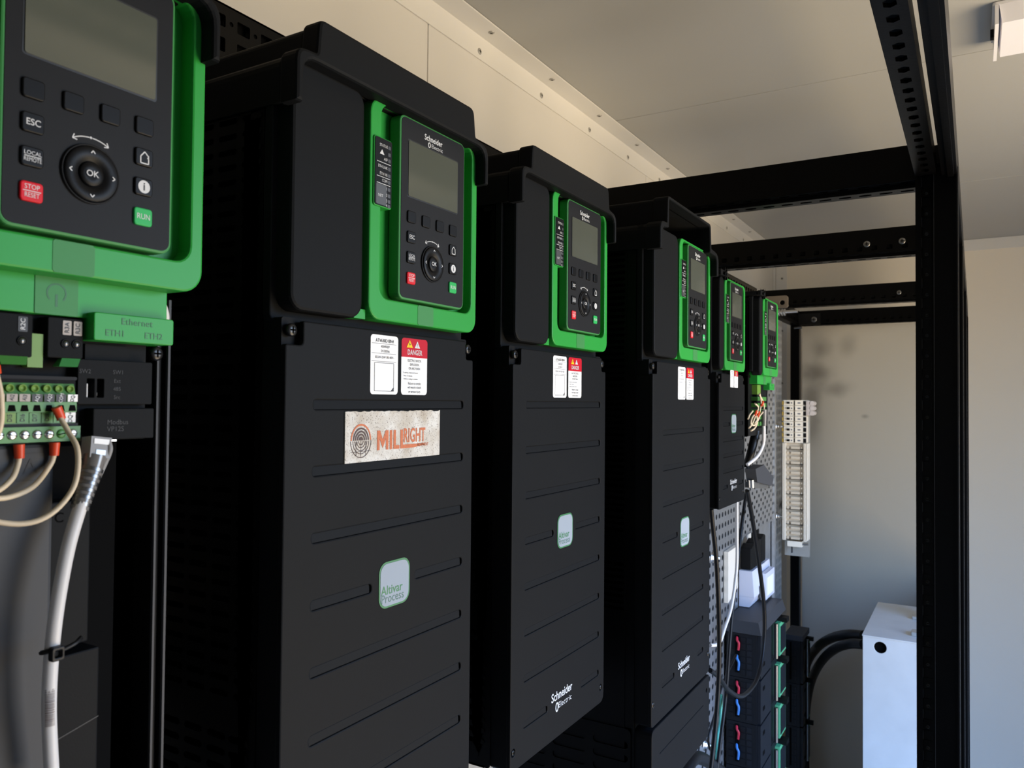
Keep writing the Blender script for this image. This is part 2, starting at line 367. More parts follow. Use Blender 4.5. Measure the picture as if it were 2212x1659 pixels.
# ------------------------------------------------------------------ drives: shared control unit
def keypad_unit():
    """control frame, status strip and keypad in drive coordinates: x from the front face, a from the left of a 211 mm drive, z minus 1.6"""
    fr = MB()
    out = rr(.0765, .0575, .2142, .2178, .012, 6)
    fr.plate('x', 0, out, .028, 'green', [rr(.0885, .0735, .2062, .2155, .009, 5)], .0012)
    fr.plate('x', -.0105, rr(.084, .069, .2100, .215, .006), .004, 'green')
    fr.box(-.03, -.004, .066, .0775, .0572, .0640, 'green')
    # push latch in the left of the recess, and the thin front slot under the pad
    fr.plate('x', -.0098, rr(.0875, .106, .0985, .134, .002), .001, 'green')
    fr.text('x', -.0097, .0945, .120, 'PUSH', .0062, 'green_emboss', rot=-PI/2)
    fr.stroke('x', -.0097, [(.090, .111), (.090, .129)], .0008, 'green_emboss')
    fr.plate('x', .0002, rr(.1330, .0580, .1530, .0732, .001, 1), .0006, 'green_dull')
    led = MB()
    led.plate('x', .0012, rr(.0790, .1390, .0990, .1895, .0022), .011, 'green', bev=.0006)
    led.plate('x', .0016, rr(.0798, .1398, .0982, .1887, .0016), .002, 'button')
    zs = [.1835, .1785, .1740, .1680, .1630, .1583, .1530, .1484, .1443, .1408]
    nm = ['STATUS', '', 'ASF', 'ETH LNK', 'ETH NS', 'COM', '1', '2', '3', '4']
    for z, n in zip(zs, nm):
        led.poly('x', .00175, rr(.0939, z-.0013, .0966, z+.0013, .0004, 2), 'led_grey')
        if n: led.text('x', .0018, .0932, z, n, .0030, 'ink_white', 'RIGHT', sx=.85)
    led.poly('x', .0018, [(.0845, .1770), (.0895, .1770), (.0870, .1806)], 'ink_white')
    led.poly('x', .0017, rr(.0812, .1405, .0926, .1553, .0006, 1), 'led_grey')
    led.text('x', .0018, .0860, .147, 'NET', .0030, 'ink_white')
    for z in (.1712, .1607, .1558): led.stroke('x', .0018, [(.0815, z), (.0965, z)], .0004, 'ink_white')
    kp = MB()   # pad: origin as the others
    kp.plate('x', .0006, rr(.1083, .0755, .1942, .2148, .0062, 5), .010, 'green_dull', bev=.0011)
    kp.plate('x', .0009, rr(.1102, .0770, .1926, .2132, .0048, 5), .0012, 'pad_face')
    kp.text('x', .00098, .1497, .2052, 'Schneider', .0064, 'ink_white', bold=.012, sx=.92)
    kp.text('x', .00098, .1545, .2002, 'Electric', .0044, 'ink_white', sx=1.0, space=1.12)
    kp.plate('x', .00099, circ(.1443, .2002, .0017, 14, .0022), .00005, 'ink_white', [circ(.1443, .2002, .0009, 10, .0015)])
    arc = lambda a0, a1, r: [(.1494+r*math.cos(math.radians(a0+(a1-a0)*i/10)), .1071+r*math.sin(math.radians(a0+(a1-a0)*i/10))) for i in range(11)]
    for a0, a1 in ((92.5, 120), (87.5, 60)):
        A = arc(a0, a1, .0178); kp.stroke('x', .00098, A, .0005, 'ink_white')
        e = Vector(A[-1]); dd = (Vector(A[-1])-Vector(A[-2])).normalized(); nn = Vector((-dd.y, dd.x))
        for sg in (1, -1): kp.stroke('x', .00098, [tuple(e-dd*.0018+nn*sg*.0014), tuple(e)], .0005, 'ink_white')
    kp.poly('x', .00098, circ(.1494, .1249, .0006, 10), 'ink_white')
    subs = []
    ds = MB()
    ds.plate('x', .0010, rr(.1172, .1535, .1838, .1978, .0016), .0006, 'screen_edge')
    ds.plate('x', .0014, rr(.1182, .1545, .1828, .1968, .0012), .0006, 'screen')
    subs.append(('display', ds, None))
    def btn(a, z, m='button', w=.0100, h=.0090):
        b = MB(); b.plate('x', .0022, rr(a-w/2, z-h/2, a+w/2, z+h/2, .0016), .0024, m, bev=.0006); return b
    for i in range(4): subs.append(('soft_key', btn(.1222+.0182*i, .1388), None))
    b = btn(.1222, .1234); b.text('x', .0023, .1222, .1234, 'ESC', .0042, 'ink_white', bold=.008, sx=.95); subs.append(('escape_button', b, None))
    b = btn(.1222, .1080); b.text('x', .0023, .1222, .1095, 'LOCAL', .0026, 'ink_white', sx=.95); b.text('x', .0023, .1222, .1065, 'REMOTE', .0026, 'ink_white', sx=.8); b.stroke('x', .0023, [(.1185, .108), (.1259, .108)], .0004, 'ink_white'); subs.append(('local_button', b, None))
    b = btn(.1222, .0922, 'button_red'); b.text('x', .0023, .1222, .0942, 'STOP', .0031, 'ink_white', sx=.9); b.text('x', .0023, .1222, .0905, 'RESET', .0031, 'ink_white', sx=.8); b.stroke('x', .0023, [(.1183, .0924), (.1261, .0924)], .0004, 'ink_white'); subs.append(('stop_button', b, 'red stop button'))
    b = btn(.1768, .1228); b.stroke('x', .0023, [(.1783, .1228), (.1790, .1222), (.1790, .1196), (.1746, .1196), (.1746, .1230), (.1768, .1256), (.1786, .1238)], .0006, 'ink_white'); b.stroke('x', .0023, [(.1789, .1240), (.1789, .1224)], .0006, 'ink_white'); subs.append(('home_button', b, None))
    b = btn(.1768, .1076); b.poly('x', .0023, circ(.1768, .1076, .0033, 18), 'ink_white'); b.text('x', .0024, .1768, .1076, 'i', .0058, 'ink_black', bold=.02); subs.append(('info_button', b, None))
    b = btn(.1768, .0922, 'button_green'); b.text('x', .0023, .1768, .0922, 'RUN', .0040, 'ink_white', sx=.9); subs.append(('run_button', b, 'green run button'))
    wh = MB(); wh.lathe('x', .0009, .1494, .1071, [(.0143, 0), (.0143, .0010), (.0137, .0013), (.0134, .0005)], 'pad_face', 36)
    wh.lathe('x', .0009, .1494, .1071, [(.0134, 0), (.0134, .0016), (.0126, .0022), (.0070, .0013), (.0062, .0006)], 'button', 36)
    for dx, dz, r in ((0, .0105, 0), (0, -.0105, PI), (-.0105, 0, PI/2), (.0105, 0, -PI/2)):
        c, q = math.cos(r), math.sin(r); L = [(-.0010, -.0006), (0, .0007), (.0010, -.0006)]
        wh.stroke('x', .0032, [(.1494+dx+x*c-y*q, .1071+dz+x*q+y*c) for x, y in L], .0005, 'ink_white')
    subs.append(('navigation_wheel', wh, None))
    ok = MB(); ok.lathe('x', .0009, .1494, .1071, [(.0060, 0), (.0060, .0012), (.0054, .0019), (.0025, .0014)], 'button', 28)
    ok.text('x', .0031, .1494, .1071, 'OK', .0042, 'ink_white', bold=.008); subs.append(('ok_button', ok, None))
    return fr, led, kp, subs
_fr, _led, _kp, _subs = keypad_unit()
PROTO = {}
def control_unit(parent, D, aoff, zb):
    loc = (D, aoff, 1.6-zb)
    if not PROTO:
        PROTO['f'] = tag(_fr.build('control_frame', parent, loc=loc), 'bright green control frame')
        PROTO['l'] = _led.build('status_strip', parent, loc=loc)
        k = PROTO['k'] = _kp.build('keypad', parent, loc=loc)
        for n, mb, lab in _subs:
            o = mb.build(n, k)
            if lab: o['label'] = lab
    else:
        for q in 'flk':
            c = copy_tree(PROTO[q], parent); c.location = loc

def ridge(a0, a1, z, h=.0062):
    return rr(a0, z-h/2, a1, z+h/2, .0022, 3)
def logo(mb, n, a, z, w, m='ink_white', fade=1):
    mb.text('x', n, a, z+w*.055, 'Schneider', w*.225, m, bold=.012, sx=.96)
    mb.text('x', n, a+w*.13, z-w*.14, 'Electric', w*.155, m, space=1.15)
    mb.plate('x', n, circ(a-w*.20, z-w*.15, w*.062, 16, w*.09), .00005, m, [circ(a-w*.20, z-w*.15, w*.03, 12, w*.06)])
def altivar(a, z, w, h, D, off, parent):
    b = MB(); r = w*.23
    b.plate('x', D+.0004, rr(a-w/2, z-h/2, a+w/2, z+h/2, r, 6), .0005, 'ink_green')
    b.plate('x', D+.0006, rr(a-w/2+w*.04, z-h/2+w*.04, a+w/2-w*.04, z+h/2-w*.04, r*.88, 6), .0004, 'label_grey')
    b.text('x', D+.0007, a-w*.44, z-h*.12, 'Altivar', w*.262, 'ink_green', 'LEFT', bold=.01, sx=.98)
    b.text('x', D+.0007, a-w*.44, z-h*.30, 'Process', w*.255, 'ink_teal', 'LEFT', sx=.93)
    return tag(b.build('badge', parent, off), 'pale grey badge with green border and lettering')
def rating_label(a0, z0, a1, z1, D, off, parent, lines):
    b = MB(); W = a1-a0; H = z1-z0; n = D+.0005
    b.plate('x', D+.0003, rr(a0, z0, a1, z1, W*.09, 5), .0004, 'label_white')
    c = (a0+a1)/2
    b.text('x', n, c, z1-H*.095, lines[0], H*.085, 'ink_black', sx=.86, bold=.006)
    b.text('x', n, a0+W*.68, z1-H*.195, lines[1], H*.062, 'ink_black', 'RIGHT', sx=.82)
    b.text('x', n, a0+W*.68, z1-H*.270, lines[2], H*.062, 'ink_black', 'RIGHT', sx=.82)
    b.text('x', n, c, z1-H*.375, lines[3], H*.060, 'ink_black', sx=.80)
    for k in (.145, .31, .445): b.stroke('x', n, [(a0+W*.03, z1-H*k), (a1-W*.08, z1-H*k)], H*.006, 'ink_black')
    q = (a0+W*.14, z0+H*.055, a0+W*.84, z1-H*.47)
    b.stroke('x', n, [(q[0], q[1]), (q[2], q[1]), (q[2], q[3]), (q[0], q[3]), (q[0], q[1])], H*.008, 'ink_black')
    b.poly('x', n, [(q[2]-W*.1, q[1]), (q[2], q[1]), (q[2], q[1]+W*.1)], 'ink_black')
    return tag(b.build('rating_label', parent, off), 'white rating label with rounded corners')
def danger_label(a0, z0, a1, z1, D, off, parent):
    b = MB(); W = a1-a0; H = z1-z0; n = D+.0006; c = (a0+a1)/2; zr = z1-H*.335
    b.plate('x', D+.0003, rr(a0, z0, a1, z1, W*.09, 5), .0004, 'label_white')
    R = rr(a0, zr-W*.2, a1, z1, W*.09, 5); R = [(x, max(z, zr)) for x, z in R]
    b.plate('x', D+.00045, R, .0003, 'danger_red')
    b.poly('x', n, [(a0+W*.18, z1-H*.165), (a0+W*.42, z1-H*.165), (a0+W*.30, z1-H*.03)], 'warn_yellow')
    b.poly('x', n+.0001, [(a0+W*.31, z1-H*.06), (a0+W*.27, z1-H*.115), (a0+W*.305, z1-H*.11), (a0+W*.285, z1-H*.15), (a0+W*.34, z1-H*.095), (a0+W*.305, z1-H*.10)], 'ink_black')
    b.poly('x', n, [(a0+W*.49, z1-H*.165), (a0+W*.70, z1-H*.165), (a0+W*.595, z1-H*.04)], 'ink_white')
    b.text('x', n+.0001, a0+W*.595, z1-H*.12, '!', H*.09, 'ink_black', bold=.01)
    b.text('x', n, c, z1-H*.25, 'DANGER', H*.130, 'ink_white', sx=.80, bold=.012)
    for k, s_, h, al in ((.395, 'ELECTRIC SHOCK,', .060, 0), (.465, 'EXPLOSION,', .060, 0), (.535, 'OR ARC FLASH.', .060, 0), (.61, 'To service, remove all power.', .041, 1), (.665, '- Wait 15 minutes', .041, 1), (.72, '- Verify no voltage is present.', .041, 1), (.80, 'Failure to comply', .064, 0), (.87, 'will result in death', .064, 0), (.945, 'or serious injury', .064, 0)):
        if al: b.text('x', n, a0+W*.05, z1-H*k, s_, H*h, 'ink_black', 'LEFT', sx=.88, bold=.006)
        else: b.text('x', n, c, z1-H*k, s_, H*h, 'ink_black', sx=.80, bold=.008)
    return tag(b.build('danger_label', parent, off), 'white label with red danger header')

def drive(label, y0, W, D, zb, aoff, hood='tall', cover=None, slots=(), full=True, group='variable speed drives on the rack'):
    E = thing('motor_drive', (0, y0, zb), label, 'drive', group); off = (0, 0, zb)
    xs = D-.022                                   # seam between metal chassis and plastic front
    # chassis with its slotted side
    b = MB(); holes = []
    for (x0, x1, zt, zbm, pitch, h) in slots:
        n = int((zt-zbm)/pitch)
        for i in range(n): z = zt-i*pitch; holes.append(rr(x0, z-h/2, x1, z+h/2, h*.49, 3))
    if full:
        b.box(.002, xs-.004, .008, W-.0015, zb+.001, 1.806, 'void')
        b.plate('+y', W, rr(-xs, zb, -.001, 1.812, .003, 2), .0014, 'dark_metal')
        b.box(.002, xs-.006, .0, W, zb-.0005, zb+.0015, 'dark_metal')
        b.box(xs-.004, xs, .004, W-.004, zb+.001, 1.812, 'dark_metal')
        b.plate('-y', -.0006, rr(.002, zb+.006, xs-.012, 1.80, .006, 3), .0008, 'dark_metal', holes)
    else:
        b.box(.002, .10, .0, W, zb, 1.806, 'black')
        b.box(.10, xs-.004, .0, W, 1.652, 1.806, 'void')
        b.box(.10, xs-.002, W-.0022, W, zb, 1.655, 'dark_metal').box(.10, xs-.002, 0, .0022, zb, 1.655, 'dark_metal')
        b.box(xs-.002, xs, W-.0014, W, zb, 1.655, 'plastic_grey')
        b.box(xs-.004, xs-.002, W-.0068, W-.0056, zb, 1.655, 'plastic_grey').box(xs-.02, xs-.004, W-.0068, W-.001, zb, 1.655, 'black')
    b.plate('-y', 0, rr(.001, zb, xs, 1.812, .003, 2), .0014, 'dark_metal', holes)
    b.build('chassis', E, off)
    # upper plastic: backing, left panel
    zu = 1.6495 if full else 1.664
    b = MB(); b.box(xs, D-.014, .002, W-.002, zu+.001, 1.816, 'black')
    b.plate('x', D-.0135, rr(-.001, zu, W+.001, 1.8165, .004, 2), .007, 'dark_plastic', bev=.001)
    b.build('upper_body', E, off)
    pr = .0705+aoff
    b = MB(); b.plate('x', D, rr(.0035, 1.6565, pr, 1.8165, .011, 6), .0175, 'dark_plastic', bev=.0022); b.build('side_panel', E, off)
    control_unit(E, D, aoff, zb)
    # hood
    zt = 1.8435 if hood != 'open' else 1.854
    if hood in ('tall', 'open'):
        u0, u1 = (.0155, W-.0195) if hood == 'tall' else (.0225, W-.036)
        def outline(d=0, inner=True):
            o = [(-.0036+d, 1.785+d, 0), (-.0036+d, 1.8190-d, .013), (u0-.002+d, 1.8200-d, .002), (u0+d, zt-d, .006), (u1+.0015-d, zt-d, .007), (u1+.0045-d, 1.8200-d, .003), (W+.0050-d, 1.8170-d, .015), (W+.0050-d, 1.785+d, 0)]
            i = [(W-.0002, 1.785+d, 0), (W-.0002, 1.8148, .012), (.0022, 1.8145, .012), (.0022, 1.785+d, 0)]
            return fillet(o+i, 5)
        b = MB()
        if hood == 'tall':
            b.plate('x', D+.0105, outline(), .016, 'dark_plastic', bev=.0022)
            b.plate('x', D-.006, outline(.0016), D-.03, 'dark_plastic', bev=.0008)
        else:
            def arch(d):
                o = [(-.0036+d, 1.785+d, 0), (-.0036+d, 1.8190-d, .013), (u0-.002+d, 1.8200-d, .002), (u0+d, zt-d, .006), (u1+.0015-d, zt-d, .007), (u1+.0045-d, 1.8200-d, .003), (W+.0050-d, 1.8170-d, .015), (W+.0050-d, 1.785+d, 0)]
                i = [(W-.0035, 1.785+d, 0), (W-.0035, 1.8125, .008), (u1-.0005, 1.8135, .002), (u1-.0025, zt-.0035, .004), (u0+.0045, zt-.0035, .004), (u0+.0035, 1.8145, .002), (.0052, 1.8125, .008), (.0052, 1.785+d, 0)]
                return fillet(o+i, 5)
            b.plate('x', D+.0105, arch(0), .020, 'dark_plastic', bev=.0016)
            b.plate('x', D-.006, arch(.0016), .080, 'dark_plastic', bev=.0008)
            b.plate('x', D-.078, outline(.0020), D-.10, 'black', bev=.0008)
            b.box(.05, D-.013, .004, W-.004, 1.808, 1.8135, 'black')
        b.box(.03, D-.006, .001, .0045, 1.786, 1.80, 'black')
        b.build('hood', E, off)
    else:
        b = MB(); b.plate('x', D-.004, rr(.0, 1.8165, pr+.004, 1.826, .002, 2), D-.03, 'dark_plastic', bev=.001)
        b.plate('x', D+.003, rr(-.001, 1.8168, pr+.006, 1.827, .0025, 3), .007, 'dark_plastic', [rr(.012, 1.8192, .034, 1.8245, .001, 2), rr(.038, 1.8192, pr-.004, 1.8245, .001, 2)], bev=.0008)
        b.build('top_cap', E, off)
    # ears with the cover screws
    for a in (.0075, W-.0055) if full else ():
        b = MB(); b.screw('x', D-.0035, a, 1.6437, .0042 if W > .18 else .003); b.build('screw', E, off)
    if cover: cover(E, D, W, zb, off)
    return E

def std_cover(rows, splits, badge=None, logo_at=None, labels=None, lines=None, z0=None, lowscrews=True, r0=.0248, r1=None):
    def f(E, D, W, zb, off):
        zl = z0 or zb; x1 = r1 or W-.015
        holes = []
        for k, z in enumerate(rows):
            if k in splits:
                a, b_ = splits[k]; holes += [ridge(r0, a, z), ridge(b_, x1, z)]
            else: holes.append(ridge(r0, x1, z))
        o = fillet([(.0, zl, .006), (W-.001, zl, .010), (W-.001, 1.6345, .002), (W-.012, 1.6345, .003), (W-.012, 1.6500, .0015), (.0150, 1.6500, .0015), (.0150, 1.6345, .003), (0, 1.6345, .002)], 3)
        if lowscrews: holes += [circ(.0062, zl+.0175, .0036, 14), circ(W-.0095, zl+.0175, .0036, 14)]
        b = MB(); b.plate('x', D, o, .0045, 'dark_cover', holes, bev=.0010)
        b.plate('x', D-.0019, rr(.0012, zl+.001, W-.002, 1.634, .003), D-.0019-(D-.022), 'dark_cover')
        for k, z in enumerate(rows):      # each groove is a wedge: deep along its upper edge, running out at the lower one
            segs = ((r0, splits[k][0]), (splits[k][1], x1)) if k in splits else ((r0, x1),)
            for a0, a1 in segs: b.add([(D-.0018, a0+.001, z+.0028), (D-.0011, a0+.0008, z-.0029), (D-.0011, a1-.0012, z-.0029), (D-.0018, a1-.001, z+.0028)], [(0, 1, 2, 3)], 'rib_floor')
        b.plate('x', D-.006, rr(.002, 1.630, W-.003, 1.652, .002), .016, 'dark_plastic')
        b.build('front_cover', E, off)
        if lowscrews:
            for a in (.0062, W-.0095): MB().screw('x', D-.0019, a, zl+.0175, .0028).build('screw', E, off)
        if badge: altivar(*badge, D, off, E)
        if logo_at:
            q = MB(); logo(q, D+.0003, *logo_at); q.build('lettering', E, off)
        if labels:
            rating_label(*labels[0], D, off, E, lines); danger_label(*labels[1], D, off, E)
    return f
R3 = [1.5965-.0434*i for i in range(8)]
SL3 = [(x, x+.0180, 1.7825, 1.398, .0101, .0040) for x in (.1930, .1700, .1470, .1240)]+[(x, x+.0180, 1.3812, 1.268, .0101, .0046) for x in (.1890, .1680, .1450, .1220)]
L3 = ((.0790, 1.6040, .1095, 1.6468), (.1135, 1.6040, .1452, 1.6468))

# second drive, with the worn sticker
D2 = drive('tall dark grey drive with the worn cream and rust sticker on its cover', .343, .2115, .235, 1.2565, 0, 'tall',
           std_cover(R3, {3: (.0835, .1335), 7: (.073, .150)}, (.1086, 1.4655, .0352, .0335), (.1060, 1.2950, .055), L3, ('ATV630D18N4', '4004900JM', '241300366', '18.5kW-25HP-380-480V~')), SL3)
off = (0, 0, 1.2565); D = .235
b = MB(); random.seed(3)
edge = []
for i in range(41): edge.append((.0534+.1086*i/40, 1.5920+random.uniform(-.0006, .0003)))
edge = [(.0534, 1.5564), (.1620, 1.5566)]+edge[::-1]
b.plate('x', D+.0009, edge, .0009, 'sticker_worn')
n = D+.0011
cx, cz, R = .0693, 1.5717, .0105
for k, r in enumerate((.0105, .0082, .0062, .0043, .0024)):
    b.stroke('x', n, [(cx+r*math.cos(-i*PI/14), cz-.0004+1.10*r*math.sin(-i*PI/14)) for i in range(15)], .0005, 'ink_brown')
    ring = [(cx+r*math.cos(i*PI/14), cz+1.10*r*math.sin(i*PI/14)) for i in range(15)]
    q = r-.0012 if r > .003 else .0003
    b.poly('x', n, ring+[(cx+q*math.cos(i*PI/14), cz+1.10*q*math.sin(i*PI/14)) for i in range(14, -1, -1)], 'ink_rust' if k == 0 else 'ink_brown')
for s_ in ((-.0105, -.0080, .0105, -.0075), (-.005, -.001, -.005, -.0108), (0, 0, 0, -.0115), (.005, -.001, .005, -.0108)): b.stroke('x', n, [(cx+s_[0], cz+s_[1]), (cx+s_[2], cz+s_[3])], .0003, 'ink_brown')
b.poly('x', n, [(.0862, 1.5640), (.0862, 1.5780), (.0895, 1.5780), (.0925, 1.5715), (.0955, 1.5780), (.0988, 1.5780), (.0988, 1.5640), (.0960, 1.5640), (.0960, 1.5720), (.0925, 1.5652), (.0890, 1.5720), (.0890, 1.5640)], 'ink_rust')
b.poly('x', n, rr(.1003, 1.5640, .1030, 1.5780, 1e-5, 1), 'ink_rust')
b.poly('x', n, [(.1045, 1.5640), (.1115, 1.5640), (.1115, 1.5667), (.1072, 1.5667), (.1072, 1.5780), (.1045, 1.5780)], 'ink_rust')
b.poly('x', n, [(.1125, 1.5640), (.1275, 1.5640), (.1400, 1.5655), (.1400, 1.5668), (.1155, 1.5668), (.1155, 1.5780), (.1125, 1.5780)], 'ink_rust')
b.text('x', n, .1160, 1.5730, 'RIGHT', .0148, 'ink_rust', 'LEFT', bold=.02, sx=.62)
b.text('x', n, .1400, 1.5659, 'EQUIPMENT', .0034, 'ink_rust', bold=.01, sx=.75)
tag(b.build('sticker', D2, off), 'worn cream sticker with rust coloured lettering and ring emblem')

D3 = drive('tall dark grey drive behind the one with the sticker, bottom edge hanging free', .6210, .2115, .235, 1.2565, 0, 'tall',
           std_cover(R3, {3: (.0835, .1335), 7: (.073, .150)}, (.1086, 1.4655, .0352, .0345), (.1040, 1.2960, .055), L3, ('ATV630D18N4', '4004900JM', '241300321', '18.5kW-25HP-380-480V~')), SL3)

R4 = [1.5622-.0445*i for i in range(8)]
SL4 = [(.1935, .2350, 1.790, 1.430, .0077, .0040), (.1935, .2350, 1.402, 1.335, .0077, .0040), (.130, .180, 1.790, 1.335, .0077, .0040)]
L4 = ((.0915, 1.6040, .1215, 1.6468), (.1255, 1.6040, .1565, 1.6468))
def cover4(E, D, W, zb, off):
    std_cover(R4, {3: (.094, .146), 7: (.083, .180)}, (.1215, 1.4285, .0375, .0380), (.1200, 1.2535, .055), L4, ('ATV630D30N4', '4004910JM', '241300377', '30kW-40HP-380-480V~'), z0=1.2105, lowscrews=False, r0=.0365, r1=W-.031)(E, D, W, zb, off)
    b = MB()
    b.plate('x', D, fillet([(.002, zb, .003), (W-.001, zb, .014), (W-.001, 1.2065, .004), (.002, 1.2065, .010)], 4), .024, 'dark_cover', [circ(.0115, zb+.017, .003, 12), circ(W-.014, 1.187, .003, 12), rr(.03, 1.1705, W-.03, 1.1709, .0001, 1)], bev=.0012)
    b.build('lower_cover', E, off)
    hs = [rr(x, z-.0045, x+.046, z+.0045, .0044, 4) for x in (.196, .140, .084) for z in (1.185, 1.169, 1.153, 1.137)]
    b = MB(); b.plate('-y', -.002, fillet([(.01, zb+.002, .004), (D-.032, zb+.002, .002), (D-.032, 1.150, .004), (D-.026, 1.153, .003), (D-.026, 1.205, .008), (.01, 1.205, .004)], 3), .002, 'dark_metal', hs)
    b.box(.01, D-.025, .0, .002, zb+.002, 1.206, 'void')
    b.build('vented_side', E, off)
    for a, z in ((.003, 1.2375), (W-.010, 1.2375)): MB().screw('x', D-.001, a+.002, z, .0042).build('screw', E, off)
D4 = drive('wider dark grey drive with open fronted hood and a slotted lower box', .8896, .237, .271, 1.118, .0213, 'open', cover4, SL4)

R5 = [1.590-.0271*i for i in range(6)]
L5 = ((.0690, 1.6275, .0925, 1.6580), (.0950, 1.6275, .1200, 1.6580))
D5 = drive('short dark grey drive hanging above the bare perforated plate', 1.306, .171, .233, 1.4195, -.0420, 'low',
           std_cover(R5, {1: (.068, .112), 5: (.055, .128)}, (.0925, 1.563, .033, .034), (.0920, 1.457, .052), L5, ('ATV630D11N4', '4004870JM', '241300218', '11kW-15HP-380-480V~'), r0=.025, r1=.160), ())

# ------------------------------------------------------------------ first drive: cover off
zb = 1.2565; y1 = .0655; off = (0, 0, zb)
D1 = drive('drive at the left edge with its lower cover off and green terminals showing', y1, .2115, .237, zb, .0005, 'tall', None, (), full=False)
def tier(E, xf, a0, a1, off, dz=0, eth=True):
    b = MB()
    b.plate('x', xf, rr(a0, 1.6395+dz, a1, 1.6660+dz, .001, 2), .03, 'green', bev=.0006)
    b.plate('x', xf+.0004, rr(a0+.0530, 1.6396+dz, a0+.0735, 1.6600+dz, .0004, 1), .001, 'green_dull')
    c = [(a0+.063+.0045*math.cos(math.radians(t)), 1.650+dz+.0045*math.sin(math.radians(t))) for t in range(-45, 226, 15)]
    b.stroke('x', xf+.0005, c, .0008, 'green_emboss'); b.stroke('x', xf+.0005, [(a0+.063, 1.6495+dz), (a0+.063, 1.6435+dz)], .0012, 'green_emboss')
    b.build('green_skirt', E, off)
    if eth:
        b = MB(); b.plate('x', xf+.006, rr(a1-.0445, 1.6285+dz, a1, 1.6425+dz, .0012, 3), .03, 'green', bev=.0005)
        b.text('x', xf+.0062, a1-.0215, 1.6388+dz, 'Ethernet', .0048, 'green_emboss', space=1.05)
        b.text('x', xf+.0062, a1-.0335, 1.6325+dz, 'ETH1', .0046, 'green_emboss'); b.text('x', xf+.0062, a1-.0120, 1.6325+dz, 'ETH2', .0046, 'green_emboss')
        b.build('ethernet_block', E, off)
tier(D1, .2225, .0805, .2035, off)
XF = .2215
b = MB()
b.box(.10, XF-.006, .0, .1960, 1.578, 1.652, 'dark_plastic')
b.plate('x', XF, rr(.1555, 1.5965, .1960, 1.6190, .0006, 1), .006, 'dark_plastic', [rr(.1602, 1.6000, .1640, 1.6095, .0003, 1), rr(.1655, 1.6000, .1690, 1.6095, .0003, 1)], bev=.0003)
b.plate('x', XF, rr(.0, 1.5760, .1545, 1.6085, .0006, 1), .006, 'dark_plastic', bev=.0003)
b.plate('x', XF+.0002, rr(.09, 1.6083, .1550, 1.6100, .0005, 1), .007, 'pad_face')
b.plate('x', XF+.0015, rr(.1628, 1.5785, .1965, 1.5945, .0008, 2), .008, 'dark_plastic', bev=.0005)
b.text('x', XF+.0017, .1700, 1.5873, 'Modbus', .0036, 'ink_dim', 'LEFT'); b.text('x', XF+.0017, .1700, 1.5838, 'VP12S', .0036, 'ink_dim', 'LEFT')
for k, q in enumerate(('Ext', '485', 'Src')): b.text('x', XF+.0002, .1760, 1.6085-.0042*k, q, .0028, 'ink_dim')
b.text('x', XF+.0002, .1765, 1.6130, 'SW1', .0030, 'ink_dim'); b.text('x', XF+.0002, .1590, 1.6130, 'SW2', .0030, 'ink_dim')
b.box(XF-.003, XF-.001, .1602, .1612, 1.600, 1.6068, 'ink_white'); b.box(XF-.003, XF-.0014, .1655, .1663, 1.601, 1.6025, 'ink_white')
b.box(.205, XF+.0005, .1668, .1700, 1.5775, 1.5795, 'steel'); b.box(.205, XF+.0005, .1735, .1760, 1.5775, 1.5795, 'steel')
b.build('control_block', D1, off)
def relay_block(a0, a1, z0, z1, names, scr, light):
    b = MB(); b.plate('x', XF+.001, rr(a0, z0, a1, z1, .0006, 1), .014, 'dark_plastic', bev=.0004)
    for nme, a in names:
        b.poly('x', XF+.0013, rr(a-.0021, z1-.0082, a+.0021, z1-.0012, .0003, 1), 'label_tan' if light else 'ink_black')
        b.text('x', XF+.0015, a, z1-.0047, nme, .0030, 'ink_black' if light else 'ink_white', rot=PI/2, bold=.008)
    for a in scr:
        b.lathe('x', XF+.0012, a, z1-.0125, [(.0023, .0), (.0023, .0003), (.0019, .0004), (.0018, -.0002)], 'pad_face', 16)
        b.lathe('x', XF+.0010, a, z1-.0125, [(.0016, .0), (.0014, .0008)], 'steel_dark', 12)
    b.build('relay_block', D1, off)
relay_block(.1400, .1572, 1.6190, 1.6385, (('R3A', .1490), ('R3C', .1543)), (.1485, .1538), True)
relay_block(.1160, .1330, 1.6185, 1.6385, (('R2C', .1285),), (.1283,), False)
b = MB()
b.box(XF-.008, XF-.001, .1320, .1390, 1.6140, 1.6300, 'green_olive')
b.hexa([(XF-.002, .1440, 1.6148), (XF+.004, .1440, 1.6148), (XF+.004, .1530, 1.6148), (XF-.002, .1530, 1.6148), (XF-.002, .1470, 1.6190), (XF+.001, .1470, 1.6190), (XF+.001, .1560, 1.6190), (XF-.002, .1560, 1.6190)], 'green_dull')
b.hexa([(XF-.002, .118, 1.6148), (XF+.004, .118, 1.6148), (XF+.004, .129, 1.6148), (XF-.002, .129, 1.6148), (XF-.002, .118, 1.6188), (XF+.001, .118, 1.6188), (XF+.001, .131, 1.6188), (XF-.002, .131, 1.6188)], 'green_pcb')
b.box(.20, XF-.004, .1612, .1850, 1.6160, 1.6270, 'dark_plastic')
b.build('relay_plug', D1, off)
